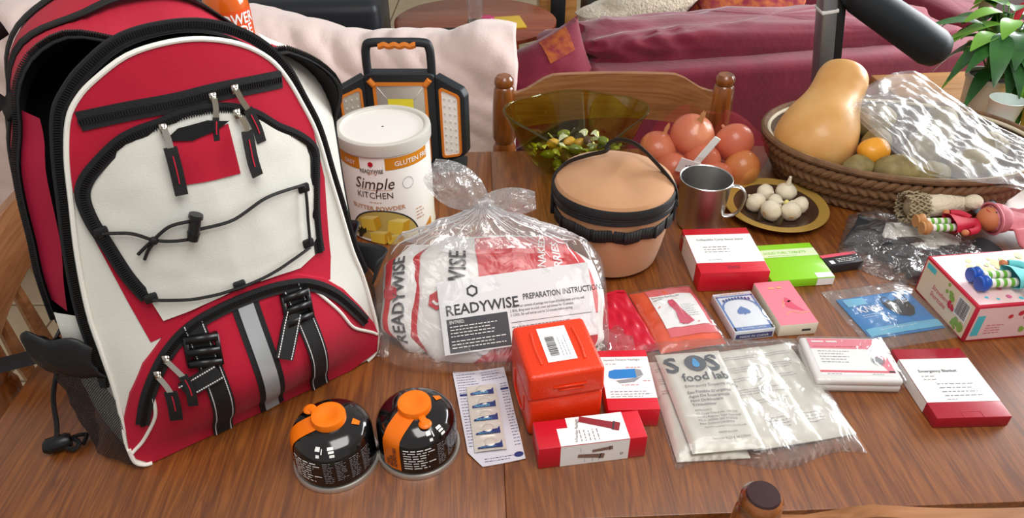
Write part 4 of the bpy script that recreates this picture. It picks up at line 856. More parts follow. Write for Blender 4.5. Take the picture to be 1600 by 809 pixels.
def sf_(x, y, o): return V((x, y, .0012 + .002 * math.cos(y / .022 * 2 * PI) ** 2 * (1 - (abs(x) / .021) ** 4) + o))
patch('foil', rect2(-.0205, -.057, .0205, .057), sf_, 0, 'foil_strip', t, thick=.001, grid=.004)
for i in range(5):
    y = -.05 + .0235 * i; b = MB(); b.blob((.001, y + .006, .0024), (.0085, .0075, .0018), 14, 6); q = b.build('tablet', 'foil_strip', t)
    b = MB(); b.add([sf_(x, yy, .0012) for x, yy in [(-.016, y - .004), (.016, y - .0045), (.016, y + .0075), (.013, y + .003), (-.004, y + .0015), (-.016, y - .001)]], [tuple(range(6))]); b.build('blue_print', 'navy_ink', q, smooth=False)
    b = MB(); write(b, 'Aquatabs', .0062, -.013, y - .0035, sf_, .0017, sx=.9, shear=.2); b.build('lettering', 'kn_cyan', q, smooth=False)
# --- gas canisters
M('can_black', '0c0b0c', .12, coat=.6, spec=.6); M('rim_metal', 'd6d2ca', .35, metal=.8)
def canister(loc, rz, label, ta):
    t = thing('gas_canister', label, 'canister', (loc[0], loc[1], T + .0005), rz, 'camping gas canisters')
    r = .0515
    b = MB(); b.lathe([(0, .003), (r - .006, .003), (r - .001, .006), (r - .0015, .011), (r - .002, .047), (r - .003, .054), (r - .0065, .0605), (r - .0125, .0655), (r - .022, .0695), (.02, .0725), (.0, .074)], 64); b.build('can_body', 'can_black', t)
    b = MB(); b.lathe([(r - .003, .0), (r + .0015, .0), (r + .0022, .0035), (r + .001, .0065), (r - .003, .0065)], 64); b.build('bottom_rim', 'rim_metal', t)
    b = MB(); b.lathe([(.0, .072), (.0208, .071), (.0208, .0788), (.02, .081), (.0118, .082), (.0098, .081), (0, .0807)], 40); cap = b.build('valve_cap', 'orange_plastic', t)
    ca, sa = math.cos(R(ta)), math.sin(R(ta)); b = MB(); b.rbox((.024 * ca, .024 * sa, .0735), (.014, .009, .005), r=.002, seg=2, rz=R(ta)); b.blob((.031 * ca, .031 * sa, .0722), (.0082, .0082, .0032), 14, 8); b.build('cap_tab', 'orange_plastic', cap)
    PR = [(0, .0745), (.02, .073), (.0295, .0700), (.039, .0660), (.045, .0610), (.0485, .0545), (.0497, .0475), (.0502, .0112)]
    PL = [0]
    for a, c in zip(PR, PR[1:]): PL.append(PL[-1] + math.dist(a, c))
    def cs(x, y, o):      # x round the can (metres at full radius), y = distance along profile from the top
        y = max(0, min(PL[-1], y)); i = 0
        while i < len(PL) - 2 and PL[i + 1] < y: i += 1
        k = (y - PL[i]) / (PL[i + 1] - PL[i]); rr = PR[i][0] + (PR[i + 1][0] - PR[i][0]) * k; z = PR[i][1] + (PR[i + 1][1] - PR[i][1]) * k
        a = x / .0502 - PI / 2; return V(((rr + o) * math.cos(a), (rr + o) * math.sin(a), z + o * .5))
    b = MB(); n = 26      # orange band from cap down the side
    vs = []
    for i in range(n + 1):
        y = .018 + (PL[-1] - .018) * i / n; sh = -.030 + .010 * math.sin(PI * min(1, i / n * 1.4)) * 0; wd = .0145
        rr = max(.3, min(1, (y / .05))) ; vs += [cs(sh - wd / rr * .9, y, .0006), cs(sh, y, .0007), cs(sh + wd / rr * .9, y, .0006)]
    b.add(vs, [(3 * i + j, 3 * i + j + 1, 3 * i + j + 4, 3 * i + j + 3) for i in range(n) for j in range(2)]); b.build('orange_band', 'orange_plastic', t)
    up = lambda x, y, o: cs(-.030 + x, PL[-1] - y, o)
    b = MB()
    for k, (s, yy) in enumerate((('FUEL', -.005), ('BIGGER', .0005), ('ADVENTURES', .006))): write(b, s, .0066, .0 + yy + .002, .004, up, .0012, rot=90, bold=.015, sx=.85)
    b.build('lettering', 'print', t, smooth=False)
    b = MB(); dn = lambda x, y, o: cs(x, PL[-1] - .004 - y, o)
    lines(b, -.0125, .033, .040, 8, .0044, .0026, dn, .0008, 3, ragged=.5)
    b.build('fine_print', 'label_white', t, smooth=False, kind='stuff')
    b = MB(); lines(b, .03, .034, .012, 12, .003, .0017, dn, .0008, 5, ragged=.35); lines(b, .045, .034, .014, 11, .003, .0017, dn, .0008, 6, ragged=.5); lines(b, .062, .034, .014, 12, .003, .0017, dn, .0008, 7); lines(b, .079, .034, .014, 12, .003, .0017, dn, .0008, 8)
    b.build('side_print', 'grey_ink', t, smooth=False, kind='stuff')
    b = MB(); mu = lambda x, y, o: cs(.030 + x * 1.25, .052 - y * 1.1, o)
    for (x, y, w_, h_) in ((-.006, .0, .0035, .0035), (-.008, .007, .0055, .005), (-.001, .004, .0012, .006), (.006, .008, .007, .0035), (.007, .0045, .006, .0025), (.008, .0, .005, .003)): b.quad(mu(x, y, .0008), mu(x + w_, y, .0008), mu(x + w_, y + h_, .0008), mu(x, y + h_, .0008))
    b.build('symbol_print', 'label_white', t, smooth=False)
    b = MB(); g2 = lambda x, y, o: cs(.108 + x, .034 - y, o); b.add([g2(x, y, .0008) for x, y in ((-.008, .006), (.008, .006), (.004, -.003), (-.004, -.003))], [(0, 1, 2, 3)]); b.build('flame_mark', 'orange_plastic', t, smooth=False)
    return t
canister((-.2205, .604), -36, 'black and orange gas canister nearest the backpack', 185)
canister((-.1195, .6235), 2, 'black and orange gas canister beside the leaflet, orange band facing front', -62)
# ---------------------------------------------------------------- tall things at the back of the table
M('can_paper', 'f2efe9', .35, coat=.3); M('lid_plastic', 'cdcbc2', .4, sub=.1); M('amber', 'd98a1c', .4, coat=.2); M('butter', 'f0d24e', .45); M('butter_light', 'f6e58a', .45); M('butter_dark', 'd9a92c', .5); M('brown_letter', '4a2d20', .5); M('copper_letter', 'c98a5a', .5); M('leaf_dark', '26301c', .5); M('butter_back', 'cbb765', .5); M('logo_red', 'c4202e', .45)
t = thing('food_can', 'large white can of Simple Kitchen Butter Powder with a plastic lid', 'can', (-.222, 1.155, T + .0005), -3)
CR = .0785
CZ = 1.10
b = MB(); b.lathe([(r_, z_ * CZ) for r_, z_ in [(0, .001), (CR - .002, .001), (CR + .0008, .003), (CR + .0008, .006), (CR, .008), (CR, .17), (CR - .002, .174), (0, .174)]], 72); b.build('can_body', 'can_paper', t)
b = MB(); b.lathe([(r_, z_ * CZ) for r_, z_ in [(CR + .001, .158), (CR + .0035, .159), (CR + .004, .172), (CR + .003, .177), (CR - .001, .1785), (CR - .006, .1778), (CR - .009, .1735), (CR - .012, .172), (.004, .1725), (.002, .174), (0, .174)]], 72); b.build('lid', 'lid_plastic', t)
cf = lambda x, y, o: V(((CR + o) * math.sin(x / CR), -(CR + o) * math.cos(x / CR), y * CZ))
patch('amber_band', rect2(-.10, .135, -.0285, .155), cf, .0005, 'amber', t, grid=.006); patch('amber_band', rect2(.0155, .135, .10, .155), cf, .0005, 'amber', t, grid=.006)
letters('lettering', t, [('GLUTEN FREE', .0115, .031, .1405, {'bold': .01, 'sx': 1.05}), ('EASY', .0105, -.0605, .1405, {'bold': .01})], cf, 'label_white', .001)
letters('lettering', t, [('READYWISE', .0092, -.0085, .1305, {'align': 'CENTER', 'sx': .82, 'bold': .015}), ('Simple', .028, -.008, .1025, {'align': 'CENTER', 'shear': .28, 'sx': .95}), ('KITCHEN', .0155, -.008, .086, {'align': 'CENTER', 'sx': 1.0}), ], cf, 'brown_letter', .001)
letters('lettering', t, [('BUTTER POWDER', .0108, -.006, .064, {'align': 'CENTER', 'bold': .012, 'sx': 1.12})], cf, 'copper_letter', .001)
patch('rule_line', rect2(-.036, .1004, .024, .101), cf, .0008, 'copper_letter', t, grid=.006); fine(t, [(-.018, .078, .022, 1, .004, .0018)], cf, 'copper_letter')
def hexring(cx, cy, r, fnn, off=.001):
    b = MB(); n = 12
    o1 = [(cx + r * math.cos(2 * PI * i / 6 + .5), cy + r * math.sin(2 * PI * i / 6 + .5)) for i in range(6)]; b.add([fnn(x, y, off) for x, y in o1], [tuple(range(6))]); return b
hexring(-.0085, .1455, .0048, cf).build('hexagon_mark', 'logo_red', t, smooth=False)
b = MB()
for a in (-50, -20, 10, 40, 70): ribbon(b, [(-.007 + .005 * math.sin(R(a - 10)), .126 + .004 * math.cos(R(a - 10))), (-.007 + .009 * math.sin(R(a - 10)), .126 + .0075 * math.cos(R(a - 10)))], .0012, cf, .001, .0003)
b.build('spark_mark', 'copper_letter', t, smooth=False)
b = MB(); n = 30
for i in range(n):
    a, c = PI * i / n, PI * (i + 1) / n; b.quad(*(cf(.000 + .064 * k * math.cos(q), .004 + .058 * k * math.sin(q), .0008) for k, q in ((1, a), (1.045, a), (1.045, c), (1, c))))
b.build('plate_rim_print', 'print', t, smooth=False)
patch('butter_print', [(.064 * math.cos(PI * i / 24), .004 + .058 * math.sin(PI * i / 24)) for i in range(25)], cf, .0006, 'butter_back', t, grid=.008)
for (x, y, w_, h_, a) in ((-.022, .040, .04, .026, 12), (.028, .034, .038, .028, -10), (-.006, .015, .038, .022, 4), (.02, .010, .028, .018, 0), (-.046, .022, .018, .014, 8)):
    c, s2 = math.cos(R(a)), math.sin(R(a)); g = lambda p: (x + p[0] * c - p[1] * s2, y + p[0] * s2 + p[1] * c)
    patch('butter_cube_print', [g(p) for p in ((-w_ / 2, -h_ / 2), (w_ * .15, -h_ / 2 - .004), (w_ * .2, h_ * .2), (-w_ / 2, h_ * .3))], cf, .0012, 'butter', t, grid=.01); patch('butter_cube_print', [g(p) for p in ((-w_ / 2, h_ * .3), (w_ * .2, h_ * .2), (w_ / 2, h_ * .4), (-w_ * .1, h_ / 2))], cf, .0012, 'butter_light', t, grid=.01)
    patch('butter_cube_print', [g(p) for p in ((w_ * .15, -h_ / 2 - .004), (w_ / 2, -h_ * .3), (w_ / 2, h_ * .4), (w_ * .2, h_ * .2))], cf, .0012, 'butter_dark', t, grid=.01)
b = MB()
for a in (100, 140, 175, 60, 215): b.add([cf(-.04 + u * math.cos(R(a)) - v * math.sin(R(a)), .014 + u * math.sin(R(a)) + v * math.cos(R(a)), .0016) for u, v in ((0, 0), (.008, .004), (.016, 0), (.008, -.004))], [(0, 1, 2, 3)])
b.build('herb_print', 'leaf_dark', t, smooth=False)
b = MB(); n = 28
for i in range(n):
    a, c = 2 * PI * i / n, 2 * PI * (i + 1) / n; b.quad(*(cf(.052 + k * math.cos(q), .108 + k * math.sin(q), .0008) for k, q in ((.0095, a), (.0102, a), (.0102, c), (.0095, c))))
b.build('seal_print', 'grey_ink', t, smooth=False); fine(t, [(.063, .055, .018, 4, .006, .0026)], cf, 'copper_letter')
patch('foot_band', [(.066, .006), (.10, .006), (.10, .026), (.085, .018)], cf, .0007, 'amber', t, grid=.006)
# --- folding work light
M('reflector', 'c9c6c0', .25, metal=.5, bump=.2, bscale=90); M('led_yellow', 'f2e63a', .4); M('lens_white', 'fbfbfa', .5, spec=.3); M('led_chip', 'dcd9cc', .5); M('grip_orange', 'e0822a', .5)
t = thing('work_light', 'black and orange folding work light with three panels behind the can', 'lamp', (-.219, 1.375, T + .0005), 0)
def panel(name, pts, th, m, par, z=0, mtx=None):
    b = MB(); n = len(pts); f = [V((x, -th / 2, y)) for x, y in pts]; k = [V((x, th / 2, y)) for x, y in pts]; q = f + k
    if mtx: q = [mtx @ p for p in q]
    b.add(q, [tuple(range(n)), tuple(range(2 * n - 1, n - 1, -1))] + [(i, n + i, n + (i + 1) % n, (i + 1) % n) for i in range(n)]); o = b.build(name, m, par, smooth=False)
    md = o.modifiers.new('round', 'BEVEL'); md.width = .003; md.segments = 3; return o
def rr(x0, y0, x1, y1, r, n=5):
    o = []
    for cx, cy, a in ((x1 - r, y0 + r, -90), (x1 - r, y1 - r, 0), (x0 + r, y1 - r, 90), (x0 + r, y0 + r, 180)): o += [(cx + r * math.cos(R(a + 90 * i / n)), cy + r * math.sin(R(a + 90 * i / n))) for i in range(n + 1)]
    return o
mid = panel('centre_panel', rr(-.069, .006, .069, .203, .012), .03, 'black_pad', t)
def ringp(name, outer, inner, y0, th, m, par, mtx=None):
    b = MB(); n = len(outer); P = lambda l, y: [V((a, y, c)) for a, c in l]; q = P(outer, y0) + P(inner, y0) + P(outer, y0 + th) + P(inner, y0 + th)
    if mtx: q = [mtx @ p for p in q]
    b.add(q, [(i, (i + 1) % n, n + (i + 1) % n, n + i) for i in range(n)] + [(i, (i + 1) % n, 2 * n + (i + 1) % n, 2 * n + i) for i in range(n)] + [(n + i, n + (i + 1) % n, 3 * n + (i + 1) % n, 3 * n + i) for i in range(n)]); return b.build(name, m, par, smooth=False)
ringp('orange_trim', rr(-.053, .012, .053, .186, .008), rr(-.047, .018, .047, .180, .005), -.019, .006, 'grip_orange', mid)
for s in (-1, 1): b = MB(); b.tube([(s * .05, -.018, .181), (s * .059, -.018, .192)], .006, 10); b.build('corner_lug', 'grip_orange', mid)
fr = lambda x, y, o: V((x, -.0155 - o, y))
flat('reflector', rr(-.047, .018, .047, .18, .005), fr, 'reflector', mid, .0006)
b = MB()
for (a, c) in (((-.047, .18), (-.026, .15)), ((.047, .18), (.026, .15)), ((-.047, .018), (-.026, .11)), ((.047, .018), (.026, .11))): b.tube([fr(a[0], a[1], .001), fr(c[0], c[1], .001)], .0008, 5)
b.build('reflector_crease', 'lens_white', mid); flat('led_block', rect2(-.026, .108, .024, .152), fr, 'led_yellow', mid, .0016)
for s, ang in ((-1, -28), (1, 24)):
    mt = Matrix.Translation(V((s * .072, -.002, 0))) @ Matrix.Rotation(R(-s * abs(ang)), 4, 'Z')
    out = [(0, .004), (s * .058, .036), (s * .064, .046), (s * .064, .165), (s * .056, .178), (0, .198)]; out = out if s > 0 else out[::-1]
    sp = panel('side_panel', out, .022, 'black_pad', t, mtx=mt)
    o1 = rr(min(s * .010, s * .055), .03, max(s * .010, s * .055), .172, .008); i1 = rr(min(s * .0145, s * .0505), .0345, max(s * .0145, s * .0505), .1675, .006)
    k = lambda l: [(x, y + (-(abs(x) - .0325) * .25 if y > .1 else (abs(x) - .0325) * .35)) for x, y in l]
    ringp('orange_trim', k(o1), k(i1), -.0145, .005, 'grip_orange', sp, mt)
    b = MB(); b.add([mt @ V((x, -.012, y)) for x, y in k(i1)], [tuple(range(len(i1)))]); b.build('lens', 'lens_white' if s > 0 else 'reflector', sp, smooth=False)  # right lens coloured white in place of the window's reflection
    for i in range(8):
        for j in range(3):
            b = MB(); b.box((s * (.021 + .0115 * j), -.0125, .046 + .0155 * i), (.0035, .002, .0035)); b.v = [tuple(mt @ V(q)) for q in b.v]; b.build('led_chip', 'led_chip', sp, smooth=False)
hp = smooth([(-.062, 0, .19), (-.0625, 0, .225), (-.06, 0, .25), (-.05, 0, .259), (0, 0, .260), (.05, 0, .259), (.06, 0, .25), (.0625, 0, .225), (.062, 0, .19)], 5)
b = MB(); b.tube(hp, .0085, 10); hd = b.build('handle', 'black_pad', t)
b = MB(); b.tube([(x, -.004, .256 - .0015 * math.sin(x * 320)) for x in [-.036 + .003 * i for i in range(25)]], .0075, 8); b.build('handle_grip', 'grip_orange', hd)
b = MB(); b.rbox((.075, -.012, .006), (.10, .05, .012), r=.003); b.build('base_stand', 'black_pad', t)
b = MB(); b.rbox((-.02, .008, .004), (.13, .05, .008), r=.003); b.build('base_foot', 'black_pad', t)
# --- sports drink bottle on a carton behind the backpack
M('orange_drink', 'd8631a', .15, coat=.6, sub=.2); M('orange_label', 'e2521a', .35, coat=.3); M('cardboard', 'a9825a', .8)
b = MB(); b.rbox((0, 0, .095), (.16, .12, .19), r=.003); o = b.build('cardboard_box', 'cardboard', label='plain brown cardboard box hidden behind the backpack under the drink bottle', cat='box', loc=(-.50, 1.305, T + .0005))
t = thing('drink_bottle', 'orange sports drink bottle with white lettering behind the backpack', 'bottle', (-.502, 1.305, T + .1908), 18)
b = MB(); b.lathe([(0, 0), (.034, 0), (.039, .006), (.039, .06), (.0365, .07), (.039, .08), (.039, .165), (.034, .185), (.022, .205), (.016, .215), (.016, .22), (0, .22)], 40); b.build('bottle_body', 'orange_drink', t)
b = MB(); b.lathe([(.0185, .214), (.019, .235), (.017, .238), (0, .238)], 28); b.build('bottle_cap', 'orange_plastic', t)
bf = lambda x, y, o: V(((.039 + o) * math.sin(x / .039), -(.039 + o) * math.cos(x / .039), y))
patch('label_band', rect2(-.11, .10, .11, .16), bf, .0006, 'orange_label', t, grid=.006)
letters('lettering', t, [('POWER', .026, .014, .136, {'align': 'CENTER', 'bold': .02, 'sx': .8}), ('ADE', .026, .024, .115, {'align': 'CENTER', 'bold': .02, 'sx': .8})], bf, 'label_white', .0014)
# ---------------------------------------------------------------- clear bag of food pouches
M('pouch_white', 'e9e7e4', .4, coat=.2, bump=.3, bscale=30, dist=.004); M('pouch_red', 'd1202c', .4, coat=.25, bump=.3, bscale=30, dist=.004); M('card_stock', 'e4e4e6', .5); M('slate', '3f3f45', .55)
CA, SA = math.cos(R(42)), math.sin(R(42))
def sl(x, v, o): return V((x, .775 + v * CA - o * SA, T + .022 + v * SA + o * CA))
def slab(name, x0, x1, v0, v1, top, th, seed, label, skew=0):
    t = thing(name, label, 'food pouch', (0, 0, 0), 0, 'food pouches in the clear bag')
    def sh(u, v, k):
        e = (max(0, 1 - abs(2 * u - 1) ** 3.5) * max(0, 1 - abs(2 * v - 1) ** 3.5)) ** .5
        cr = .022 * sm((abs(2 * u - 1) - .72) / .28) * (2 * v - 1) * abs(2 * v - 1) ** 3; rx = .02 * sm((abs(2 * v - 1) - .6) / .4) * (2 * u - 1) * abs(2 * u - 1) ** 3
        X = x0 + (x1 - x0) * u + skew * (v - .5) - rx - (.026 * sm((v - .55) / .45) * sm((u - .6) / .4)) + .004 * nz(v * 5, seed); Y = v0 + (v1 - v0) * v - cr + .005 * nz(u * 5, seed + 3)
        return sl(X, Y, top - th / 2 + k * (th / 2 * e) + .007 * nz(u * 4.5 + seed, v * 4.5) * e + .003 * nz(u * 13 + seed, v * 11) * e)
    b = MB(); b.grid(44, 34, lambda u, v: sh(u, v, 1)); b.grid(44, 34, lambda u, v: sh(u, v, -1)); b.build('pouch_body', 'pouch_white', t, weld=True)
    f2 = lambda x, v, o: sh((x - x0 - skew * ((v - v0) / (v1 - v0) - .5)) / (x1 - x0), (v - v0) / (v1 - v0), 1) + V((0, -SA * o, CA * o))
    return t, f2
t, f = slab('food_pouch', -.152, .136, -.016, .178, .004, .06, 1, 'white and red food pouch facing front in the knotted clear bag', .0)
patch('red_field', [(-.056, .172), (.12, .172), (.126, .06), (.0, .058), (-.045, .09)], f, .0022, 'pouch_red', t, grid=.006); patch('red_field', [(-.06, -.016), (.12, -.016), (.126, .03), (.0, .02), (-.03, .005)], f, .0022, 'pouch_red', t, grid=.006)
patch('red_edge', [(-.1485, -.012), (-.137, -.014), (-.137, .17), (-.148, .17)], f, .0022, 'pouch_red', t, grid=.006)
letters('lettering', t, [('READYWISE', .036, -.068, .012, {'rot': 90, 'bold': .012, 'sx': .72})], f, 'print', .0034)
b = hexring(-.109, .074, .0145, f, .0034); b.build('hexagon_mark', 'logo_red', t, smooth=False); b = MB(); ribbon(b, smooth([(-.116, .073), (-.109, .068), (-.103, .073), (-.108, .079)], 5), .0035, f, .0044, .0004); b.build('swirl_mark', 'label_white', t, smooth=False)
letters('lettering', t, [('NAKED', .018, .05, .122, {'rot': 84, 'bold': .02, 'sx': .8}), ('BERRIES', .021, .076, .104, {'rot': 84, 'bold': .02, 'sx': .8}), ], f, 'label_white', .0038)
letters('lettering', t, [('6', .03, -.036, -.004, {'rot': 90, 'bold': .03}), ('SERVINGS', .006, -.02, -.004, {'rot': 90})], f, 'label_white', .0038)
t, f = slab('food_pouch', -.194, .08, .002, .165, -.010, .042, 4, 'white food pouch showing its left edge behind the front pouch in the clear bag')
letters('lettering', t, [('READYWISE', .026, -.156, .012, {'rot': 92, 'bold': .02, 'sx': .95})], f, 'print', .0034); hexring(-.181, .088, .012, f, .0034).build('hexagon_mark', 'logo_red', t, smooth=False); patch('red_edge', [(-.19, -.004), (-.183, -.006), (-.178, .16), (-.189, .16)], f, .0022, 'pouch_red', t, grid=.006)
t, f = slab('food_pouch', -.145, .115, .05, .19, -.055, .05, 7, 'red-topped food pouch at the back of the knotted clear bag')
patch('red_field', [(-.08, .1), (.105, .1), (.105, .186), (-.08, .186)], f, .0022, 'pouch_red', t, grid=.006)
# instruction card on the front pouch
t = thing('instruction_card', 'white READYWISE preparation instruction card on the front food pouch', 'card', (0, 0, 0), 0)
ca, sa = math.cos(R(8)), math.sin(R(8))
def kf(x, y, o):   # card local -> slope plane
    X, Vv = -.095 + x * ca - y * sa, -.006 + x * sa + y * ca; bend = .012 * (x / .22 - .5) ** 2 * -1
    return sl(X, Vv, .0125 + bend + o)
patch('card_sheet', rect2(.0, .0, .222, .106), kf, 0, 'card_stock', t, thick=.0008, grid=.015)
letters('lettering', t, [('READYWISE', .0215, .008, .0555, {'sx': .92, 'bold': .015}), ('PREPARATION INSTRUCTIONS', .0118, .121, .064, {'sx': .72, 'bold': .012})], kf, 'print', .001)
b = MB(); n = 6
for i in range(n):
    a, c = 2 * PI * i / n + .5, 2 * PI * (i + 1) / n + .5; b.quad(*(kf(.05 + k * math.cos(q), .087 + k * math.sin(q), .001) for k, q in ((.006, a), (.009, a), (.009, c), (.006, c))))
b.build('hexagon_mark', 'print', t, smooth=False)
patch('dark_panel', rect2(.008, .002, .096, .05), kf, .0008, 'slate', t, grid=.02); letters('lettering', t, [('ENTREES:', .0065, .012, .043, {'sx': .8})], kf, 'label_white', .0016)
fine(t, [(.012, .038, .08, 4, .0046, .0019), (.012, .017, .08, 3, .0046, .0019)], kf, 'label_white', .0016)
letters('lettering', t, [('1. ADD. Pour contents of package into 6 cups of boiling water and mix well.', .0052, .1, .054, {'sx': .68}), ('2. BOIL. Bring water to a boil, cover and simmer for 15 minutes.', .0052, .1, .048, {'sx': .68}), ('3. COOL. Stir well and let cool for 2-3 minutes before serving.', .0052, .1, .042, {'sx': .68})], kf, 'print', .0012)
fine(t, [(.1, .026, .11, 4, .0055, .0016)], kf, 'print_grey', .0012); b = MB()
for y in (.033,): ribbon(b, [(.1, y), (.216, y)], .0006, kf, .0012, .0003)
b.build('rule_line', 'print', t, smooth=False)
film('neck_film', base=.12, edge=.6, haze=.22, scale=30, strength=.6, rough=.15, crk=20)
film('crease_film', base=.15, edge=.5, haze=.4, scale=30, strength=.2, rough=.2, crk=20)
film('ear_film', base=.1, edge=.65, haze=.14, scale=30, strength=1.0, rough=.12, crk=24)
# the knotted bag itself
t = thing('plastic_bag', 'knotted clear plastic bag holding the food pouches', 'plastic bag', (0, 0, T + .0005))
KN = V((-.042, .918, .183)); b = MB(); NU = 96
lev = [(.0, (-.03, .852), .168, .098), (.025, (-.03, .85), .174, .106), (.06, (-.03, .868), .172, .09), (.10, (-.03, .886), .160, .060), (.132, (-.032, .899), .136, .034), (.144, (-.034, .906), .100, .024), (.157, (-.037, .913), .060, .018), (.169, (-.040, .916), .028, .012), (.177, (-.042, .918), .012, .009), (.184, (-.042, .918), .008, .007)]
lv = smooth([(z, c[0], c[1], a, e) for z, c, a, e in lev], 4); rows = len(lv); sg = lambda x, p: math.copysign(abs(x) ** p, x)
vs = []
for i, (z, cx, cy, a, e) in enumerate(lv):
    k = i / (rows - 1)
    for j in range(NU):
        ph = 2 * PI * j / NU; p_ = .5 + .5 * sm((k - .25) / .35); w_ = 1 + (.13 * sm((k - .4) / .25)) * math.sin(ph * 15 + 2 * math.sin(ph * 3)) + .035 * nz(math.cos(ph) * 4, math.sin(ph) * 4, k * 5)
        x = cx + a * w_ * sg(math.cos(ph), p_); y = cy + e * w_ * sg(math.sin(ph), p_)
        if y < .86 and z < .15:   # lie close over the sloping pouch face
            fy = .775 + (z - .022) / SA * CA - .012
            if y < fy: y = max(y, fy - .004 - .004 * nz(x * 60, z * 50))
        vs.append((x, y, max(0, z + .004 * nz(x * 50, y * 50, 3) * (0 if i == 0 else 1))))
cut = 17
b.add(vs[:(cut + 1) * NU], [(i * NU + j, i * NU + (j + 1) % NU, (i + 1) * NU + (j + 1) % NU, (i + 1) * NU + j) for i in range(cut) for j in range(NU)]); b.build('bag_body', 'bag_film', t)
b = MB(); v2 = vs[cut * NU:]; b.add(v2, [(i * NU + j, i * NU + (j + 1) % NU, (i + 1) * NU + (j + 1) % NU, (i + 1) * NU + j) for i in range(rows - cut - 1) for j in range(NU)]); b.build('gathered_neck', 'neck_film', t)
rd = random.Random(12)
for j in range(0, NU, 2):     # creases radiating from the knot down the film
    if vs[(rows - 6) * NU + j][1] > KN.y + .006: continue
    lo = int(rows * rd.uniform(.38, .72)); b = MB(); pts = [V(vs[i * NU + (j + (1 if i % 5 == 2 else 0)) % NU]) + V((0, -.0012, .0008)) for i in range(lo, rows - 1)]
    b.tube(pts, [.0003] + [.0007 + .0005 * rd.random()] * (len(pts) - 2) + [.0003], 5); b.build('film_crease', 'crease_film', t)
b = MB(); b.tube([KN + V((-.012, 0, -.002)), KN + V((-.004, -.006, .003)), KN + V((.006, -.004, .004)), KN + V((.013, .002, .0))], [.005, .008, .008, .005], 10); b.build('knot', 'produce_film', t)
def ear(name, tip, wid, seed):
    b = MB(); d = V(tip) - KN; sd = d.cross(V((0, -1, .4))).normalized()
    def fn(u, v):
        w2 = .006 + wid * math.sin(PI * min(1, .08 + v * .80)) ** .8; p = KN + d * v + sd * (u - .5) * 2 * w2; nb = V((0, -1, .5)).normalized()
        return p + nb * (.016 * math.sin(u * PI) * math.sin(v * PI) + .006 * nz(u * 6 + seed, v * 6))
    b.grid(18, 18, fn); b.grid(18, 18, lambda u, v: V(fn(u, v)) + V((0, .016 * math.sin(u * PI) * math.sin(v * PI), -.008 * math.sin(u * PI)))); return b.build(name, 'ear_film', t)
ear('bag_ear', (-.118, .925, .236), .026, 1); ear('bag_ear', (.034, .905, .196), .015, 5)
b = MB(); b.grid(20, 12, lambda u, v: (.105 + .075 * u, .775 + .10 * v - .02 * u, .004 + .02 * math.sin(PI * v) * (1 - u * .6) + .006 * nz(u * 6, v * 6, 2))); b.build('bag_corner', 'crinkle_film', t)
b = MB(); b.grid(12, 16, lambda u, v: (-.215 + .035 * u, .785 + .12 * v, .003 + .03 * u * math.sin(PI * v) + .004 * nz(u * 5, v * 8, 7))); b.build('bag_corner', 'crinkle_film', t)
# ---------------------------------------------------------------- tan insulated pot bag
M('tan_fabric', 'bd8c64', .75, bump=.15, bscale=600, var=.06, vscale=14, sheen=.15); M('bag_trim', '1a1b1e', .6, bump=.3, bscale=500)
t = thing('pot_bag', 'round tan fabric pot bag with black zip and carry handle', 'bag', (.168, 1.052, T + .0005), -6)
wob = lambda p, a: V((p.x * .955 * (1 + .012 * math.sin(3 * a + p.z * 30) + .006 * math.sin(7 * a)), p.y * .955 * (1 + .012 * math.sin(3 * a + p.z * 30)), p.z * 1.13))
b = MB(); b.lathe([(0, .002), (.078, .002), (.088, .008), (.093, .03), (.098, .06), (.1015, .09), (.1025, .108)], 72, fn=wob); b.build('bag_body', 'tan_fabric', t)
def lidf(p, a):
    r = math.hypot(p.x, p.y) / .104; return V((p.x * .955, p.y * .955, p.z * 1.13 + .010 * nz(p.x * 20, p.y * 20, 4) * (1 - r * r) + .010 * math.exp(-((p.x * .3 + p.y - .06) / .03) ** 2) * (1 - r)))
b = MB(); b.lathe([(.1025, .122), (.1035, .127), (.0995, .1325), (.085, .1365), (.06, .1385), (.03, .1395), (.0, .14)], 72, fn=lidf); b.build('lid', 'tan_fabric', t)
b = MB(); b.lathe([(.1025, .1025), (.1058, .1045), (.1062, .112), (.1048, .114), (.1062, .116), (.1066, .1245), (.1038, .1285), (.1015, .126)], 72, fn=wob); z = b.build('zip_band', 'bag_trim', t)
b = MB(); b.lathe([(.1064, .1125), (.1074, .114), (.1064, .1155)], 72, fn=wob); b.build('zip_teeth', 'plastic_black', z)
b = MB()
for i in range(66):       # webbing row with loops round the body
    a0, a1 = [PI * 1.02 + PI * .96 * q / 66 for q in (i, i + 1)]
    def w3(a, z): r = .1015 + .003 * abs(math.sin(a * 6)) ** .8; return wob(V((r * math.cos(a), r * math.sin(a), z + .0012 * math.sin(a * 11 + 1))), a)
    b.quad(w3(a0, .076), w3(a1, .076), w3(a1, .0955), w3(a0, .0955))
o = b.build('webbing_row', 'bag_trim', t); o.modifiers.new('thickness', 'SOLIDIFY').thickness = .002
hl = smooth([(-.101, -.012, .115), (-.0985, .0, .146), (-.080, .024, .1595), (-.045, .040, .167), (-.016, .050, .1715), (-.012, .052, .184), (.006, .055, .1905), (.035, .044, .187), (.070, .016, .167), (.096, -.012, .146), (.102, -.02, .115)], 6)
b = MB(); b.tube(hl, .0075, 8, flat=.3); b.build('carry_handle', 'bag_trim', t)
for s in (-1, 1): b = MB(); b.rbox((s * .0995, -.016, .11), (.006, .024, .04), r=.002); b.build('handle_tab', 'bag_trim', t)
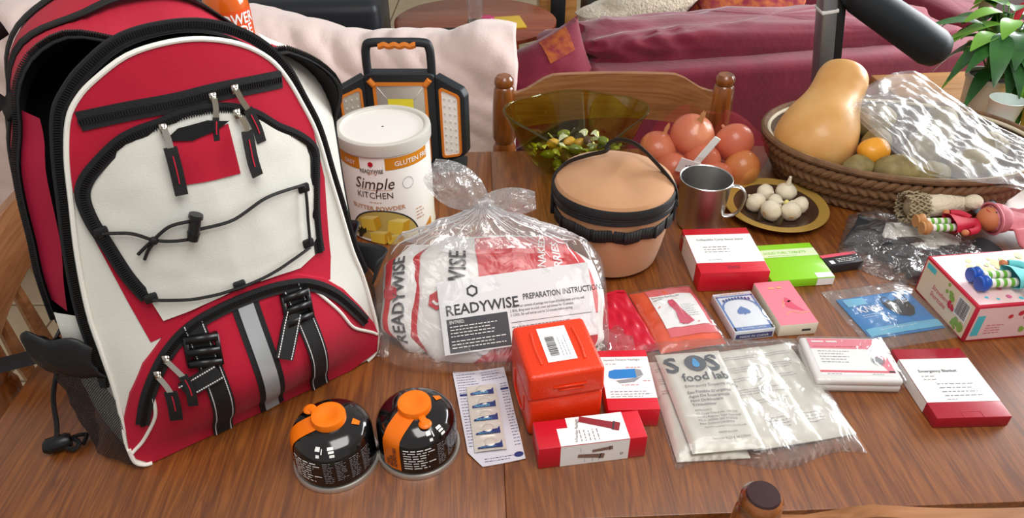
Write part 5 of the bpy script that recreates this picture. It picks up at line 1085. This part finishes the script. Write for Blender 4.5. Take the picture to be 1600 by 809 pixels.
# --- steel mug
M('steel', 'd2d1ce', .3, metal=1, stretch=(1, 1, 25), bump=.05, bscale=60)
t = thing('mug', 'stainless steel camping mug with wire handle beside the tan bag', 'mug', (.345, 1.140, T + .0005), -18)
b = MB(); b.lathe([(0, .002), (.037, .002), (.039, .004), (.0455, .096), (.047, .098), (.0472, .0995), (.0462, .1005), (.0448, .0992), (.038, .006), (0, .0055)], 60); b.build('mug_body', 'steel', t)
b = MB(); b.tube(smooth([(.044, 0, .09), (.056, 0, .0915), (.066, 0, .086), (.071, 0, .072), (.068, 0, .05), (.06, 0, .036), (.05, 0, .03), (.041, 0, .029)], 6), .0058, 10, flat=.4); b.build('mug_handle', 'steel', t)
# --- plate of garlic
M('gold_rim', 'c09a4c', .35, metal=.3, bump=.1, bscale=80); M('plate_brown', '4a3428', .2, coat=.6, var=.2, vscale=30); M('garlic', 'e6dcc2', .5, sub=.15, bump=.25, bscale=60, stretch=(1, 1, .2), var=.06, vscale=30); M('garlic_root', 'c9a878', .8)
t = thing('plate', 'dark glazed plate with a gold rim in front of the basket', 'plate', (.498, 1.185, T + .0005))
b = MB(); b.lathe([(0, .003), (.05, .003), (.052, 0), (.056, 0), (.058, .004), (.07, .0095), (.078, .0125), (.078, .0145), (.066, .0115), (.056, .0065), (0, .0055)], 64); b.build('plate_dish', 'plate_brown', t)
b = MB(); b.lathe([(.077, .0122), (.094, .0155), (.0965, .017), (.0955, .0185), (.093, .0178), (.0775, .0148)], 64); b.build('plate_rim', 'gold_rim', t)
def garlic(x, y, r, tilt, az, label, stem=.5):
    t = thing('garlic_bulb', label, 'garlic', (x, y, T + .0065), az, 'garlic bulbs on the plate'); mt = Matrix.Rotation(R(tilt), 3, 'X'); up = V((0, 0, r * (.86 + .12 * abs(math.sin(R(tilt))))))
    prof = [(0, -.80), (.3, -.82), (.65, -.68), (.92, -.35), (1, 0), (.9, .35), (.6, .65), (.3, .85), (.18, 1.0 + stem * .3), (.13, 1.1 + stem * .6), (0, 1.12 + stem * .6)]
    b = MB(); b.lathe([(a * r, c * r) for a, c in prof], 30, fn=lambda p, a: up + mt @ V((p.x * (1 + .06 * abs(math.sin(a * 3.5))), p.y * (1 + .06 * abs(math.sin(a * 3.5))), p.z))); b.build('bulb', 'garlic', t)
    b = MB(); b.lathe([(0, -.86 * r), (.24 * r, -.86 * r), (.26 * r, -.8 * r)], 14, fn=lambda p, a: up + mt @ p); b.build('root_plate', 'garlic_root', t)
for i, (x, y, r, ti, az, st, lb) in enumerate(((.486, 1.216, .017, 60, 30, .1, 'garlic bulb at the back left of the plate pile'), (.527, 1.221, .0195, 6, 0, 1.1, 'garlic bulb standing upright with a pointed stem'), (.457, 1.179, .0185, 78, 205, .1, 'leftmost garlic bulb on the plate'), (.4965, 1.186, .015, 65, 40, .1, 'small garlic bulb in the middle of the pile'), (.477, 1.149, .0195, 82, 120, .2, 'large garlic bulb at the front left of the pile'), (.513, 1.1475, .0185, 70, 170, .2, 'garlic bulb at the front of the plate pile'), (.5385, 1.172, .0165, 75, 250, .1, 'rightmost garlic bulb on the plate'))): garlic(x, y, r, ti, az, lb, st)
b = MB(); b.blob((0, 0, .009), (.006, .006, .009), 12, 8); b.build('garlic_clove', 'butter_light', label='small yellowish loose garlic clove among the bulbs', cat='garlic', loc=(.519, 1.188, T + .0065))
# ---------------------------------------------------------------- green glass bowl of wrapped sweets
def glass(name, col, rough=.02):
    m = bpy.data.materials.new(name); m.use_nodes = True; nt = m.node_tree; N = nt.nodes; L = nt.links; N.remove(N['Principled BSDF']); out = N['Material Output']
    g = N.new('ShaderNodeBsdfGlossy'); g.inputs['Roughness'].default_value = rough; tr = N.new('ShaderNodeBsdfTransparent'); tr.inputs[0].default_value = col
    lw = N.new('ShaderNodeLayerWeight'); lw.inputs[0].default_value = .5; pw = N.new('ShaderNodeMath'); pw.operation = 'POWER'; pw.inputs[1].default_value = 4; L.new(lw.outputs['Facing'], pw.inputs[0]); ma = N.new('ShaderNodeMath'); ma.operation = 'MULTIPLY_ADD'; ma.inputs[1].default_value = .5; ma.inputs[2].default_value = .04; L.new(pw.outputs[0], ma.inputs[0]); mx = N.new('ShaderNodeMixShader'); L.new(ma.outputs[0], mx.inputs[0]); L.new(tr.outputs[0], mx.inputs[1]); L.new(g.outputs[0], mx.inputs[2]); L.new(mx.outputs[0], out.inputs[0]); MATS[name] = m
glass('green_glass', (.80, .81, .36, 1)); glass('clear_wrapper', (.9, .93, .85, 1), .15)
t = thing('glass_bowl', 'large olive green glass bowl with a wavy rim in front of the chair', 'bowl', (.127, 1.345, T + .0005), 4)
def bowlp(a, k):   # k 0 base .. 1 rim
    rr_ = .050 + (.132 - .050) * (k ** .62); sq = 1 + .085 * math.cos(4 * a) * k
    z = .004 + .122 * k ** 1.25 + .010 * k * k * math.cos(2 * a) + .008 * k * k * math.sin(a)
    return V((rr_ * 1.0 * sq * math.cos(a), rr_ * .84 * sq * math.sin(a), z))
b = MB(); NB, NK = 72, 14
ks = [i / NK for i in range(NK + 1)]
out = [bowlp(2 * PI * j / NB, k) for k in ks for j in range(NB)]
inn = [bowlp(2 * PI * j / NB, k) * 1 for k in ks[::-1] for j in range(NB)]
inn2 = []
for q, p in enumerate(inn):
    k = ks[::-1][q // NB]; r_ = math.hypot(p.x, p.y); f_ = (r_ - .004) / r_; inn2.append(V((p.x * f_, p.y * f_, p.z + (.003 if k < .95 else .0015))))
vs = out + inn2; rows = 2 * (NK + 1)
b.add(vs, [(i * NB + j, i * NB + (j + 1) % NB, (i + 1) * NB + (j + 1) % NB, (i + 1) * NB + j) for i in range(rows - 1) for j in range(NB)] + [tuple(range(NB))[::-1], tuple((rows - 1) * NB + j for j in range(NB))]); b.build('bowl_wall', 'green_glass', t)
b = MB(); b.tube([bowlp(2 * PI * j / 72, 1) + V((0, 0, .001)) for j in range(73)], .0024, 8, cap=False); b.build('bowl_lip', 'green_glass', t)
M('sweet_green', '6d7a2a', .35, coat=.4); M('sweet_brown', '55402a', .4, coat=.3); M('sweet_gold', 'c79a3a', .4); M('wrapper', 'c9d0a8', .2, coat=.6)
def sweet(x, y, z, az, m, label, twist=True):
    t = thing('wrapped_sweet', label, 'sweet', (x, y, T + z), az, 'wrapped sweets in the green bowl')
    b = MB(); b.blob((0, 0, .011), (.015, .010, .0095), 12, 8, lambda p, d: p * (1 + .12 * nz(d.x * 3 + x * 90, d.y * 3, d.z * 3))); b.build('sweet_body', m, t)
    for s in (-1, 1):
        b = MB(); b.tube([(s * .013, 0, .011), (s * .018, 0, .012), (s * .026, 0, .014 + .004 * s), (s * .032, .002, .017)], [.004, .0025, .008, .0105], 8, cap=False, flat=.35); b.build('twisted_wrapper', 'clear_wrapper' if az % 2 else 'wrapper', t)
rd = random.Random(21); k = 0
spots = [(0, 0, .010), (.035, .01, .012), (-.034, .008, .012), (.005, .034, .013), (-.01, -.034, .012), (.03, -.028, .014), (-.035, -.026, .014), (.036, .038, .018), (-.03, .04, .018), (.0, .005, .028), (.038, -.002, .03), (-.038, .0, .03), (.015, .034, .032), (-.018, -.03, .03), (.02, -.03, .032), (.062, .016, .034), (-.062, .012, .034), (.055, -.022, .036), (-.055, -.026, .036), (-.01, .012, .046), (.028, .012, .048), (-.045, -.004, .050), (.0, -.026, .048), (.058, .002, .052), (-.02, .04, .048)]
names = ['olive green wrapped sweet among the pile in the glass bowl', 'brown wrapped sweet among the pile in the glass bowl', 'gold-printed wrapped sweet among the pile in the glass bowl']
for (x, y, z) in spots:
    q = rd.choice((0, 0, 1, 2)); sweet(.127 + x, 1.345 + y, z + .004, rd.randint(0, 179), ('sweet_green', 'sweet_brown', 'sweet_gold')[q], names[q])
# ---------------------------------------------------------------- onions in a red net
M('onion', 'e0936a', .34, coat=.35, vscale=7, stretch=(1, 1, .25), col2='cf6f50', sub=.1); M('onion_gold', 'dca052', .34, coat=.35, col2='cc7a44', vscale=7, stretch=(1, 1, .3)); M('onion_skin', 'd9a06a', .6); M('tag_white', 'eef0ef', .4)
mesh_net('net_red', 'b3202e', 34, .016)
def onion(x, y, z, r, tilt, az, m, label):
    t = thing('onion', label, 'onion', (x, y, T + z), az, 'onions in the red net bag'); mt = Matrix.Rotation(R(tilt), 3, 'X')
    prof = [(0, -.86), (.12, -.88), (.5, -.78), (.85, -.45), (1, .0), (.93, .36), (.68, .66), (.36, .84), (.16, .97), (.09, 1.12), (.07, 1.24), (0, 1.26)]
    b = MB(); b.lathe([(a * r, c * r) for a, c in smooth(prof, 3)], 32, fn=lambda p, a: mt @ V((p.x * (1 + .025 * math.sin(a * 5)), p.y, p.z))); b.build('onion_bulb', m, t)
    if tilt > 40: return
    b = MB(); b.lathe([(.16 * r, .92 * r), (.10 * r, 1.15 * r), (.12 * r, 1.35 * r), (.04 * r, 1.62 * r)], 10, fn=lambda p, a: mt @ V((p.x, p.y, p.z + .06 * r * math.sin(a * 3)))); b.build('dry_neck', 'onion_skin', t)
for x, y, z, r, ti, az, m, lb in ((.360, 1.335, .086, .044, 25, 20, 'onion', 'large red-gold onion on top of the net bag'), (.443, 1.325, .074, .040, 70, 200, 'onion', 'smooth onion at the upper right of the net bag'), (.455, 1.285, .038, .0375, 80, 210, 'onion_gold', 'golden onion at the lower right of the net bag'), (.295, 1.335, .056, .038, 15, 60, 'onion', 'onion with a dry pointed neck at the left of the net bag'), (.378, 1.298, .050, .036, 50, 150, 'onion', 'onion in the middle of the net bag behind the white tag'), (.318, 1.285, .036, .035, 75, 150, 'onion', 'onion behind the tan bag handle, low at the left'), (.402, 1.262, .032, .031, 60, 190, 'onion', 'small onion at the lower front of the net bag behind the mug')): onion(x, y, z, r, ti, az, m, lb)
t = thing('net_bag', 'red mesh net bag around the onions', 'net bag', (.375, 1.312, T + .0005))
nu, nv = 40, 22; b = MB()
def netf(u, v):
    a = 2 * PI * u; k = v; w_ = 1 + .10 * math.cos(3 * a + .7) * math.sin(PI * k)
    rx, ry = .122, .084; r_ = math.sin(PI * (.04 + .93 * k)) ** .55
    z = .002 + .122 * (1 - math.cos(PI * k)) / 2 + (.022 * max(0, k - .8) / .2 * (1 + .6 * math.cos(2 * a + .9))) - .04 * k * math.exp(-((a - 4.7) / .9) ** 2)
    return (rx * w_ * r_ * math.cos(a), ry * w_ * r_ * math.sin(a), z)
b.grid(nu, nv, netf); o = b.build('net_sheet', 'net_red', t); uv = o.data.uv_layers.new()
for p in o.data.polygons:
    for li, vi in zip(p.loop_indices, p.vertices): uv.data[li].uv = ((vi % (nu + 1)) / nu * 2, (vi // (nu + 1)) / nv)
b = MB(); b.tube([(-.04, -.055, .105), (-.01, -.03, .135), (.02, -.02, .14), (.05, -.03, .125)], .003, 6); b.build('net_seam', 'net_red', t)
b = MB(); b.rbox((-.005, -.062, .096), (.014, .003, .062), r=.0012, mtx=Matrix.Rotation(R(32), 3, 'Y')); b.rbox((-.037, -.066, .062), (.042, .003, .03), r=.0012, mtx=Matrix.Rotation(R(18), 3, 'Y')); tg = b.build('closure_tag', 'tag_white', t, smooth=False)
b = MB(); write(b, '12', .014, -.045, .058, lambda x, y, o: V((x, -.0685 - o, y)), .0004, bold=.02); b.build('lettering', 'print', tg, smooth=False)
# ---------------------------------------------------------------- wicker basket
M('wicker', '7d5a3c', .7, bump=.5, bscale=120, var=.35, vscale=40, dist=.003); M('wicker_dark', '5a4230', .8, bump=.4, bscale=100); M('liner', 'd8cdb4', .8)
BC = V((.768, 1.318, T + .0005)); BA, BB = .262, .182
t = thing('wicker_basket', 'oval brown woven wicker basket of squash and potatoes', 'basket', BC, -6)
def bask(a, z, o=0): k = .80 + .20 * (z / .092) ** .8; return V(((BA * k + o) * math.cos(a), (BB * k + o) * math.sin(a), z))
b = MB()
for z0, z1 in ((.004, .03), (.03, .06), (.06, .088)):
    b.add([bask(2 * PI * j / 64, z, -.006) for z in (z0, z1) for j in range(64)], [(j, (j + 1) % 64, 64 + (j + 1) % 64, 64 + j) for j in range(64)])
b.add([bask(2 * PI * j / 64, .004, -.006) for j in range(64)], [tuple(range(64))]); b.build('basket_liner', 'wicker_dark', t)
br = MB(); br.tube([(-.0065, .002, -.0135), (-.0045, -.0035, -.006), (0, -.006, .0005), (.0045, -.0045, .007), (.007, .001, .0135)], [.002, .0054, .0064, .0054, .002], 8); bm_ = br.build('wicker_strand', 'wicker', t)
first = True; rows_ = 4; cnt = 0
for i in range(rows_):
    z = .012 + i * .0208; n = 84; per = 0
    for j in range(n):
        a = 2 * PI * (j + .5 * (i % 2)) / n
        if math.sin(a - .1) > .25 or cnt >= 300: continue
        o = bm_ if first else bm_.copy()
        if not first: COL.objects.link(o)
        first = False; p = bask(a, z); p2 = bask(a + .01, z); d = p2 - p; o.location = p; o.rotation_euler = (0, R(0 if i % 2 else 180) * 0, math.atan2(d.y, d.x)); s_c = (BA * abs(math.sin(a)) + BB * abs(math.cos(a))) / .22; o.scale = (1.15 * s_c, 1, 1 if i % 2 else -1); cnt += 1
b = MB()
for i in range(rows_):
    z = .012 + i * .0208
    for j in range(84):
        a = 2 * PI * (j + .5 * (i % 2)) / 84
        if math.sin(a - .1) <= .25: continue
        p = bask(a, z); d = bask(a + .01, z) - p; an = math.atan2(d.y, d.x); s_c = (BA * abs(math.sin(a)) + BB * abs(math.cos(a))) / .22; mm = Matrix.Rotation(an, 3, 'Z'); fl_ = 1 if i % 2 else -1
        b.add([p + mm @ V((q.co.x * 1.15 * s_c, q.co.y, q.co.z * fl_)) for q in bm_.data.vertices], [tuple(f.vertices) for f in bm_.data.polygons])
b.build('wicker_weave', 'wicker', t, kind='stuff')
b = MB(); b.tube([bask(2 * PI * j / 72, .092, .001) for j in range(73)], .0065, 8, cap=False); b.build('rim_band', 'wicker', t)
b = MB(); b.tube([bask(2 * PI * j / 72, .090, -.008) for j in range(73)], .004, 8, cap=False); b.build('inner_band', 'liner', t)
# --- squash, potatoes, lemon
M('squash', 'e0b070', .42, coat=.15, col2='d19a54', vscale=12, bump=.05, bscale=40, sub=.1); M('potato', '9a8a5a', .6, col2='7c6c42', vscale=40, bump=.2, bscale=90); M('lemon', 'eaa02a', .4, bump=.3, bscale=220, coat=.2)
b = MB(); ax = (V((.652, 1.385, .178)) - V((.594, 1.305, .092))).normalized(); c0 = V((.594, 1.305, .088)); L0 = .215
pr = smooth([(0, -.068), (.03, -.066), (.06, -.050), (.0755, -.02), (.077, .01), (.070, .045), (.058, .075), (.0515, .10), (.0495, .125), (.0485, .142), (.041, .16), (.022, .17), (0, .172)], 4); q0 = ax.to_track_quat('Z', 'Y').to_matrix()
b.lathe(pr, 44, fn=lambda p, a: q0 @ V((p.x * (1 + .015 * math.sin(a * 4)), p.y * (1 + .02 * math.sin(a * 3 + 1)), p.z)))
t = thing('butternut_squash', 'tan butternut squash leaning out of the wicker basket', 'squash', c0 + V((0, 0, T))); b.build('squash_body', 'squash', t)
b = MB(); b.lathe([(0, -.071), (.008, -.0705), (.010, -.067)], 12, fn=lambda p, a: q0 @ p); b.build('blossom_scar', 'potato', t)
def potato(x, y, z, rx, ry, rz_, az, m, label, cat='potato', nm='potato'):
    b = MB(); b.blob((0, 0, 0), (rx, ry, rz_), 24, 16, lambda p, d: p * (1 + .10 * nz(d.x * 1.6 + x * 50, d.y * 1.6 + y * 50, d.z * 1.6))); return b.build(nm, m, label=label, cat=cat, loc=(x, y, T + z), rz=az, group='potatoes in the wicker basket' if nm == 'potato' else None)
for q in ((.648, 1.212, .080, .033, .024, .024, 20, 'small potato at the basket rim below the squash'), (.708, 1.190, .086, .043, .031, .032, -5, 'large potato at the front rim of the basket'), (.765, 1.185, .078, .042, .03, .028, 15, 'potato at the basket rim half under the clear bag'), (.700, 1.275, .100, .034, .027, .027, 60, 'potato behind the lemon in the basket'), (.715, 1.335, .108, .036, .03, .034, 30, 'potato tucked against the squash neck'), (.78, 1.25, .092, .04, .033, .032, 40, 'potato under the clear bag beside the lemon'), (.85, 1.21, .085, .04, .03, .03, 10, 'potato under the clear bag at the front of the basket'), (.83, 1.31, .09, .045, .035, .035, 70, 'potato in the centre of the basket under the clear bag'), (.92, 1.28, .085, .042, .034, .032, 20, 'potato at the right side of the basket'), (.75, 1.40, .09, .04, .033, .032, 0, 'potato at the back of the basket'), (.88, 1.39, .085, .042, .035, .033, 50, 'potato at the back right of the basket')): potato(*q[:7], 'potato', q[7])
potato(.676, 1.232, .104, .031, .026, .026, 25, 'lemon', 'orange-yellow lemon between squash and potatoes', 'lemon', 'lemon')
# --- crumpled clear produce bag over the basket
KP = [(.646, 1.30, .158), (.70, 1.365, .178), (.79, 1.41, .192), (.86, 1.375, .160), (.93, 1.30, .125), (1.02, 1.235, .105)]
KQ = [(.650, 1.285, .155), (.70, 1.175, .126), (.745, 1.15, .108), (.81, 1.130, .098), (.90, 1.128, .09), (.955, 1.13, .072), (1.03, 1.15, .045)]
def interp(K, u):
    k = u * (len(K) - 1); i = min(int(k), len(K) - 2); return V(K[i]).lerp(V(K[i + 1]), k - i)
KPs, KQs = smooth(KP, 6), smooth(KQ, 6)
def pbag(u, v):
    a, c = interp(KQs, u), interp(KPs, u); p = a.lerp(c, v); e = min(1, 6 * min(u + .05, 1 - u, v + .02, 1 - v + .05))
    p.z += .018 * math.sin(PI * v) * (1 - u * .5) + e * (.012 * nz(u * 7 + v * 3, v * 5, 1) + .008 * nz(u * 15, v * 11 + u * 5, 2) + .0022 * nz(u * 33, v * 26, 5)); p.y += .006 * nz(u * 9, v * 9, 8)
    return p
b = MB(); b.grid(90, 60, pbag); b.grid(60, 40, lambda u, v: V(pbag(u, v)) + V((.004, .01, -.012 - .01 * math.sin(PI * v) * math.sin(PI * u)))); b.build('produce_bag', 'produce_film', label='crumpled clear plastic produce bag draped over the basket', cat='plastic bag').location = (0, 0, T)
# ---------------------------------------------------------------- plants and pots at the right
M('pot_white', 'e2ddd2', .45, coat=.3); M('pot_yellow', 'dcc23e', .5, coat=.2); M('soil', '4a3526', .95, bump=.6, bscale=80, dist=.01); M('cup_white', 'e3eee9', .35, sub=.3); M('leaf_green', '3c7a34', .4, col2='2c5c30', vscale=20, coat=.25); M('leaf_bright', '7cb83a', .45, coat=.2); M('stem_green', '5a8a3a', .5)
SZ = .7205
t = thing('potted_plant', 'leafy green plant in a white pot at the right edge', 'plant', (1.16, 1.70, SZ), 0)
b = MB(); b.lathe([(0, .002), (.04, .002), (.044, .006), (.053, .082), (.056, .084), (.056, .095), (.051, .095), (.049, .087), (0, .086)], 40); b.build('pot', 'pot_white', t)
b = MB(); b.lathe([(.0495, .087), (.03, .089), (0, .09)], 30); b.build('soil', 'soil', t)
rd = random.Random(5)
def leaf(t, base, az, length, wid, lift, droop, m):
    b = MB(); n = 10; d = V((math.cos(az), math.sin(az), 0)); sd = V((-d.y, d.x, 0)); vs = []
    for i in range(n + 1):
        s = i / n; p = base + d * (length * s) + V((0, 0, lift * s - droop * s * s)); w_ = wid * math.sin(PI * min(1, s * .96 + .02)) ** .8 * (1.15 - .5 * s)
        vs += [p + sd * w_ + V((0, 0, .22 * w_)), p - V((0, 0, .0)), p - sd * w_ + V((0, 0, .22 * w_))]
    b.add(vs, [(3 * i + j, 3 * i + j + 1, 3 * i + j + 4, 3 * i + j + 3) for i in range(n) for j in range(2)]); return b.build('leaf', m, t)
for i in range(56):
    az = rd.uniform(0, 2 * PI); h_ = rd.uniform(.02, .16); r_ = rd.uniform(.02, .085); top = V((r_ * math.cos(az), r_ * math.sin(az), .088 + h_)); b = MB(); b.tube(smooth([(.015 * math.cos(az), .015 * math.sin(az), .088), (top.x * .5, top.y * .5, .088 + h_ * .7), tuple(top)], 4), .0018, 5); b.build('stem', 'stem_green', t)
    leaf(t, top, az + rd.uniform(-.5, .5), rd.uniform(.075, .12), rd.uniform(.018, .028), rd.uniform(-.01, .04), rd.uniform(.04, .12), 'leaf_bright' if (rd.random() < .22) else 'leaf_green')
t = thing('plastic_cup', 'small translucent white plastic cup in front of the plant', 'cup', (1.108, 1.54, SZ), 0)
b = MB(); b.lathe([(0, .002), (.022, .002), (.024, .006), (.025, .03), (.03, .036), (.0305, .06), (.036, .10), (.0375, .102), (.036, .1025), (.034, .099), (.028, .055), (.022, .03), (.021, .008), (0, .006)], 36); b.build('cup_wall', 'cup_white', t)
t = thing('flower_pot', 'ribbed yellow flower pot with soil at the right edge', 'pot', (1.215, 1.515, SZ), 0)
b = MB(); b.lathe([(0, .002), (.05, .002), (.055, .006), (.07, .10), (.074, .102), (.074, .115), (.068, .115), (.066, .102), (0, .10)], 60, fn=lambda p, a: V((p.x * (1 + .012 * math.sin(a * 30)), p.y * (1 + .012 * math.sin(a * 30)), p.z))); b.build('pot', 'pot_yellow', t); b = MB(); b.lathe([(.0665, .1025), (.03, .106), (0, .105)], 24); b.build('soil', 'soil', t)
# ---------------------------------------------------------------- gloves in a clear bag, toys
M('glove_black', '202226', .8, bump=.4, bscale=300); M('glove_white', 'dfdcd4', .8, bump=.3, bscale=200); M('straw', 'a8987a', .8, bump=.4, bscale=200); M('plush_cream', 'e8dcc0', .95, sheen=.4, bump=.7, bscale=120, dist=.006); M('baby_blue', '9fc6dc', .7)
M('skin_tan', 'c87a50', .55, sub=.1); M('doll_red', 'c41f3c', .6); M('doll_white', 'e9e6df', .6); M('sock_green', '6fae3e', .6); M('shoe_tan', 'c98f58', .5); M('shoe_blue', '1d55b8', .4, coat=.2); M('teal_cloth', '6cc8cc', .7, bump=.2, bscale=200); M('pink_cloth', 'd9808a', .7, bump=.2, bscale=200, var=.15, vscale=30)
def glove(loc, rz, m, label, s=1):
    t = thing('work_glove', label, 'glove', (loc[0], loc[1], T + loc[2]), rz, 'work gloves in the clear bag'); b = MB()
    b.blob((0, 0, .011 * s), (.045 * s, .036 * s, .011 * s), 22, 12, lambda p, d: p * (1 + .08 * nz(d.x * 3, d.y * 3, d.z * 3)))
    for i, (dx, ln) in enumerate(((-.026, .052), (-.009, .062), (.009, .058), (.025, .045))):
        b.tube([(.03 * s, dx * s, .010 * s), (.05 * s, dx * 1.1 * s, .012 * s), (.05 * s + ln * .6 * s, dx * 1.2 * s, .010 * s), (.05 * s + ln * s, dx * 1.25 * s, .008 * s)], [.010 * s, .0095 * s, .009 * s, .005 * s], 10)
    b.tube([(-.01 * s, .03 * s, .01 * s), (.012 * s, .05 * s, .011 * s), (.035 * s, .06 * s, .009 * s)], [.011 * s, .010 * s, .006 * s], 10); b.build('glove_hand', m, t)
    b = MB(); b.tube([(-.035 * s, 0, .011 * s), (-.055 * s, 0, .011 * s), (-.085 * s, 0, .011 * s)], [.03 * s, .027 * s, .03 * s], 16, flat=.36); b.build('glove_cuff', 'glove_black' if m != 'glove_black' else m, t)
glove((.668, 1.035, .001), -38, 'glove_black', 'black knitted work glove at the front of the clear bag'); glove((.70, 1.09, .001), -30, 'glove_white', 'white work glove under the dolls in the clear bag', .95)
glove((.755, 1.02, .001), 200, 'glove_black', 'black work glove beside the toy box')
t = thing('plastic_bag', 'crumpled clear bag around the work gloves beside the toy box', 'plastic bag', (.70, 1.045, T + .0005), -28)
def gb(u, v, top=True):
    e = (max(0, 1 - abs(2 * u - 1) ** 5) * max(0, 1 - abs(2 * v - 1) ** 5)) ** .5
    return ((u - .5) * .235, (v - .5) * .16 * (1 + .25 * math.sin(u * 4)), .001 + (e * (.027 + .014 * nz(u * 5, v * 5, 3) + .008 * nz(u * 13, v * 11, 6)) + .004 * nz(u * 20, v * 20) ** 2 if top else 0))
b = MB(); b.grid(56, 44, gb); b.grid(56, 44, lambda u, v: gb(u, v, False)); b.build('bag_sheet', 'crinkle_film', t, weld=True)
def chain(name, pts, r, m, par, n=12, label=None): b = MB(); b.tube(smooth(pts, 5), [r] * ((len(pts) - 1) * 5 + 1) if not isinstance(r, list) else r, n); return b.build(name, m, par, label=label)
def doll(loc, rz, shoe, dress, sleeve, hat, label, z, hatcol):
    t = thing('toy_doll', label, 'doll', (loc[0], loc[1], T + z), rz, 'small toy dolls lying at the right')
    for s in (-1, 1):
        y = s * .0095
        for i in range(7):
            m = 'sock_green' if i % 2 else 'doll_white'; b = MB(); x0 = .016 + i * .0058; b.tube([(x0, y, .012), (x0 + .0058, y, .012)], .0068, 12); b.build('striped_stocking', m, t)
        b = MB(); b.blob((.007, y * 1.15, .0135), (.0085, .0105, .0135), 16, 10); b.tube([(.0, y * 1.15, .0135), (-.003, y * 1.15, .0135)], [.0115, .011], 16); b.build('shoe', shoe, t)
    b = MB(); b.lathe([(.026, .052), (.0245, .06), (.017, .075), (.013, .088), (.012, .1), (0, .1)], 24, fn=lambda p, a: V((p.z, p.x * .95 * (1 + .04 * math.sin(a * 6)), .015 + p.y * .5 * (1 + .04 * math.sin(a * 6))))); b.build('dress', dress, t)
    for s in (-1, 1): b = MB(); b.tube(smooth([(.094, s * .012, .016), (.084, s * .026, .017), (.068, s * .031, .016)], 4), .006, 10); b.build('sleeve', sleeve, t); b = MB(); b.blob((.062, s * .032, .016), (.0065, .006, .0055), 10, 8); b.build('hand', 'skin_tan', t)
    b = MB(); b.blob((.122, 0, .022), (.022, .023, .021), 22, 14); hd_ = b.build('head', 'skin_tan', t)
    for s in (-1, 1): b = MB(); b.blob((.120, s * .0085, .0405), (.0022, .0026, .0016), 10, 6); b.build('eye', 'print', hd_)
    b = MB(); b.tube([(.111, -.005, .0395), (.1095, 0, .0397), (.111, .005, .0395)], .0008, 5); b.build('mouth', 'doll_red', hd_)
    b = MB(); b.blob((.133, 0, .023), (.023, .028, .0245), 22, 14, lambda p, d: p * (1 + .1 * nz(d.x * 4, d.y * 4, d.z * 4))); b.lathe([(.024, 0), (.031, .002), (.034, -.002), (.03, -.003)], 28, fn=lambda p, a: V((.124 + p.z, p.x, .023 + p.y * .8 * 1))); b.build('hat', hatcol, t); return t
doll((.706, 1.066), 2, 'shoe_tan', 'doll_red', 'doll_red', None, 'toy doll in red dress with green-striped stockings and tan shoes', .036, 'pink_cloth')
doll((.690, .868), 4, 'shoe_blue', 'teal_cloth', 'teal_cloth', None, 'toy doll in teal dress with blue shoes lying on the pink box', .069, 'teal_cloth')
b = MB()
for k in range(3):
    for a in range(22):
        a0 = 2 * PI * a / 22; x = k * .013; rr1 = .024 + .003 * math.sin(a * 2.1 + k); b.tube([(x, rr1 * math.cos(a0), .026 + rr1 * math.sin(a0)), (x + .006, (rr1 + .003) * math.cos(a0 + .16), .026 + (rr1 + .003) * math.sin(a0 + .16)), (x + .014, rr1 * math.cos(a0 + .32), .026 + rr1 * math.sin(a0 + .32))], .0018, 5)
        b.tube([(x + .013, rr1 * math.cos(a0), .026 + rr1 * math.sin(a0)), (x + .006, (rr1 + .002) * math.cos(a0 + .12), .026 + (rr1 + .002) * math.sin(a0 + .12)), (x, rr1 * math.cos(a0 + .3), .026 + rr1 * math.sin(a0 + .3))], .0015, 5)
b.blob((.022, 0, .026), (.018, .021, .021), 16, 10); b.build('straw_sleeve', 'straw', label='woven straw netting cup on the clear bag below the basket', cat='straw netting', loc=(.70, 1.122, T + .024), rz=4)
b = MB(); b.tube(smooth([(0, 0, .022), (.03, 0, .024), (.065, .003, .022), (.09, .006, .02), (.105, .008, .018)], 4), [.018, .02, .021, .021, .021, .02, .019, .018, .017, .017, .018, .018, .017, .014, .012, .01, .006], 14); b.blob((.085, -.01, .03), (.018, .016, .014), 14, 10); b.build('plush_toy', 'plush_cream', label='cream soft toy lying beside the straw netting', cat='plush', loc=(.742, 1.128, T + .026), rz=8)
b = MB(); b.rbox((0, 0, .01), (.04, .022, .02), r=.005, seg=3); b.build('folded_cloth', 'baby_blue', label='small pale blue cloth between soft toy and basket', cat='cloth', loc=(.868, 1.152, T + .022), rz=6)
b = MB()
def pc(u, v): x = .19 * u; return (x, .15 * (v - .5) * (1 - .2 * u), .012 + .034 * math.sin(PI * v) ** .7 * (.5 + .5 * u) + .012 * nz(u * 5, v * 5) + .006 * nz(u * 12, v * 9, 3))
b.grid(30, 26, pc); o = b.build('doll_coat', 'pink_cloth', label='crumpled pink cloth doll coat at the right edge', cat='cloth', loc=(.862, 1.085, T + .012), rz=4); o.modifiers.new('thickness', 'SOLIDIFY').thickness = .003
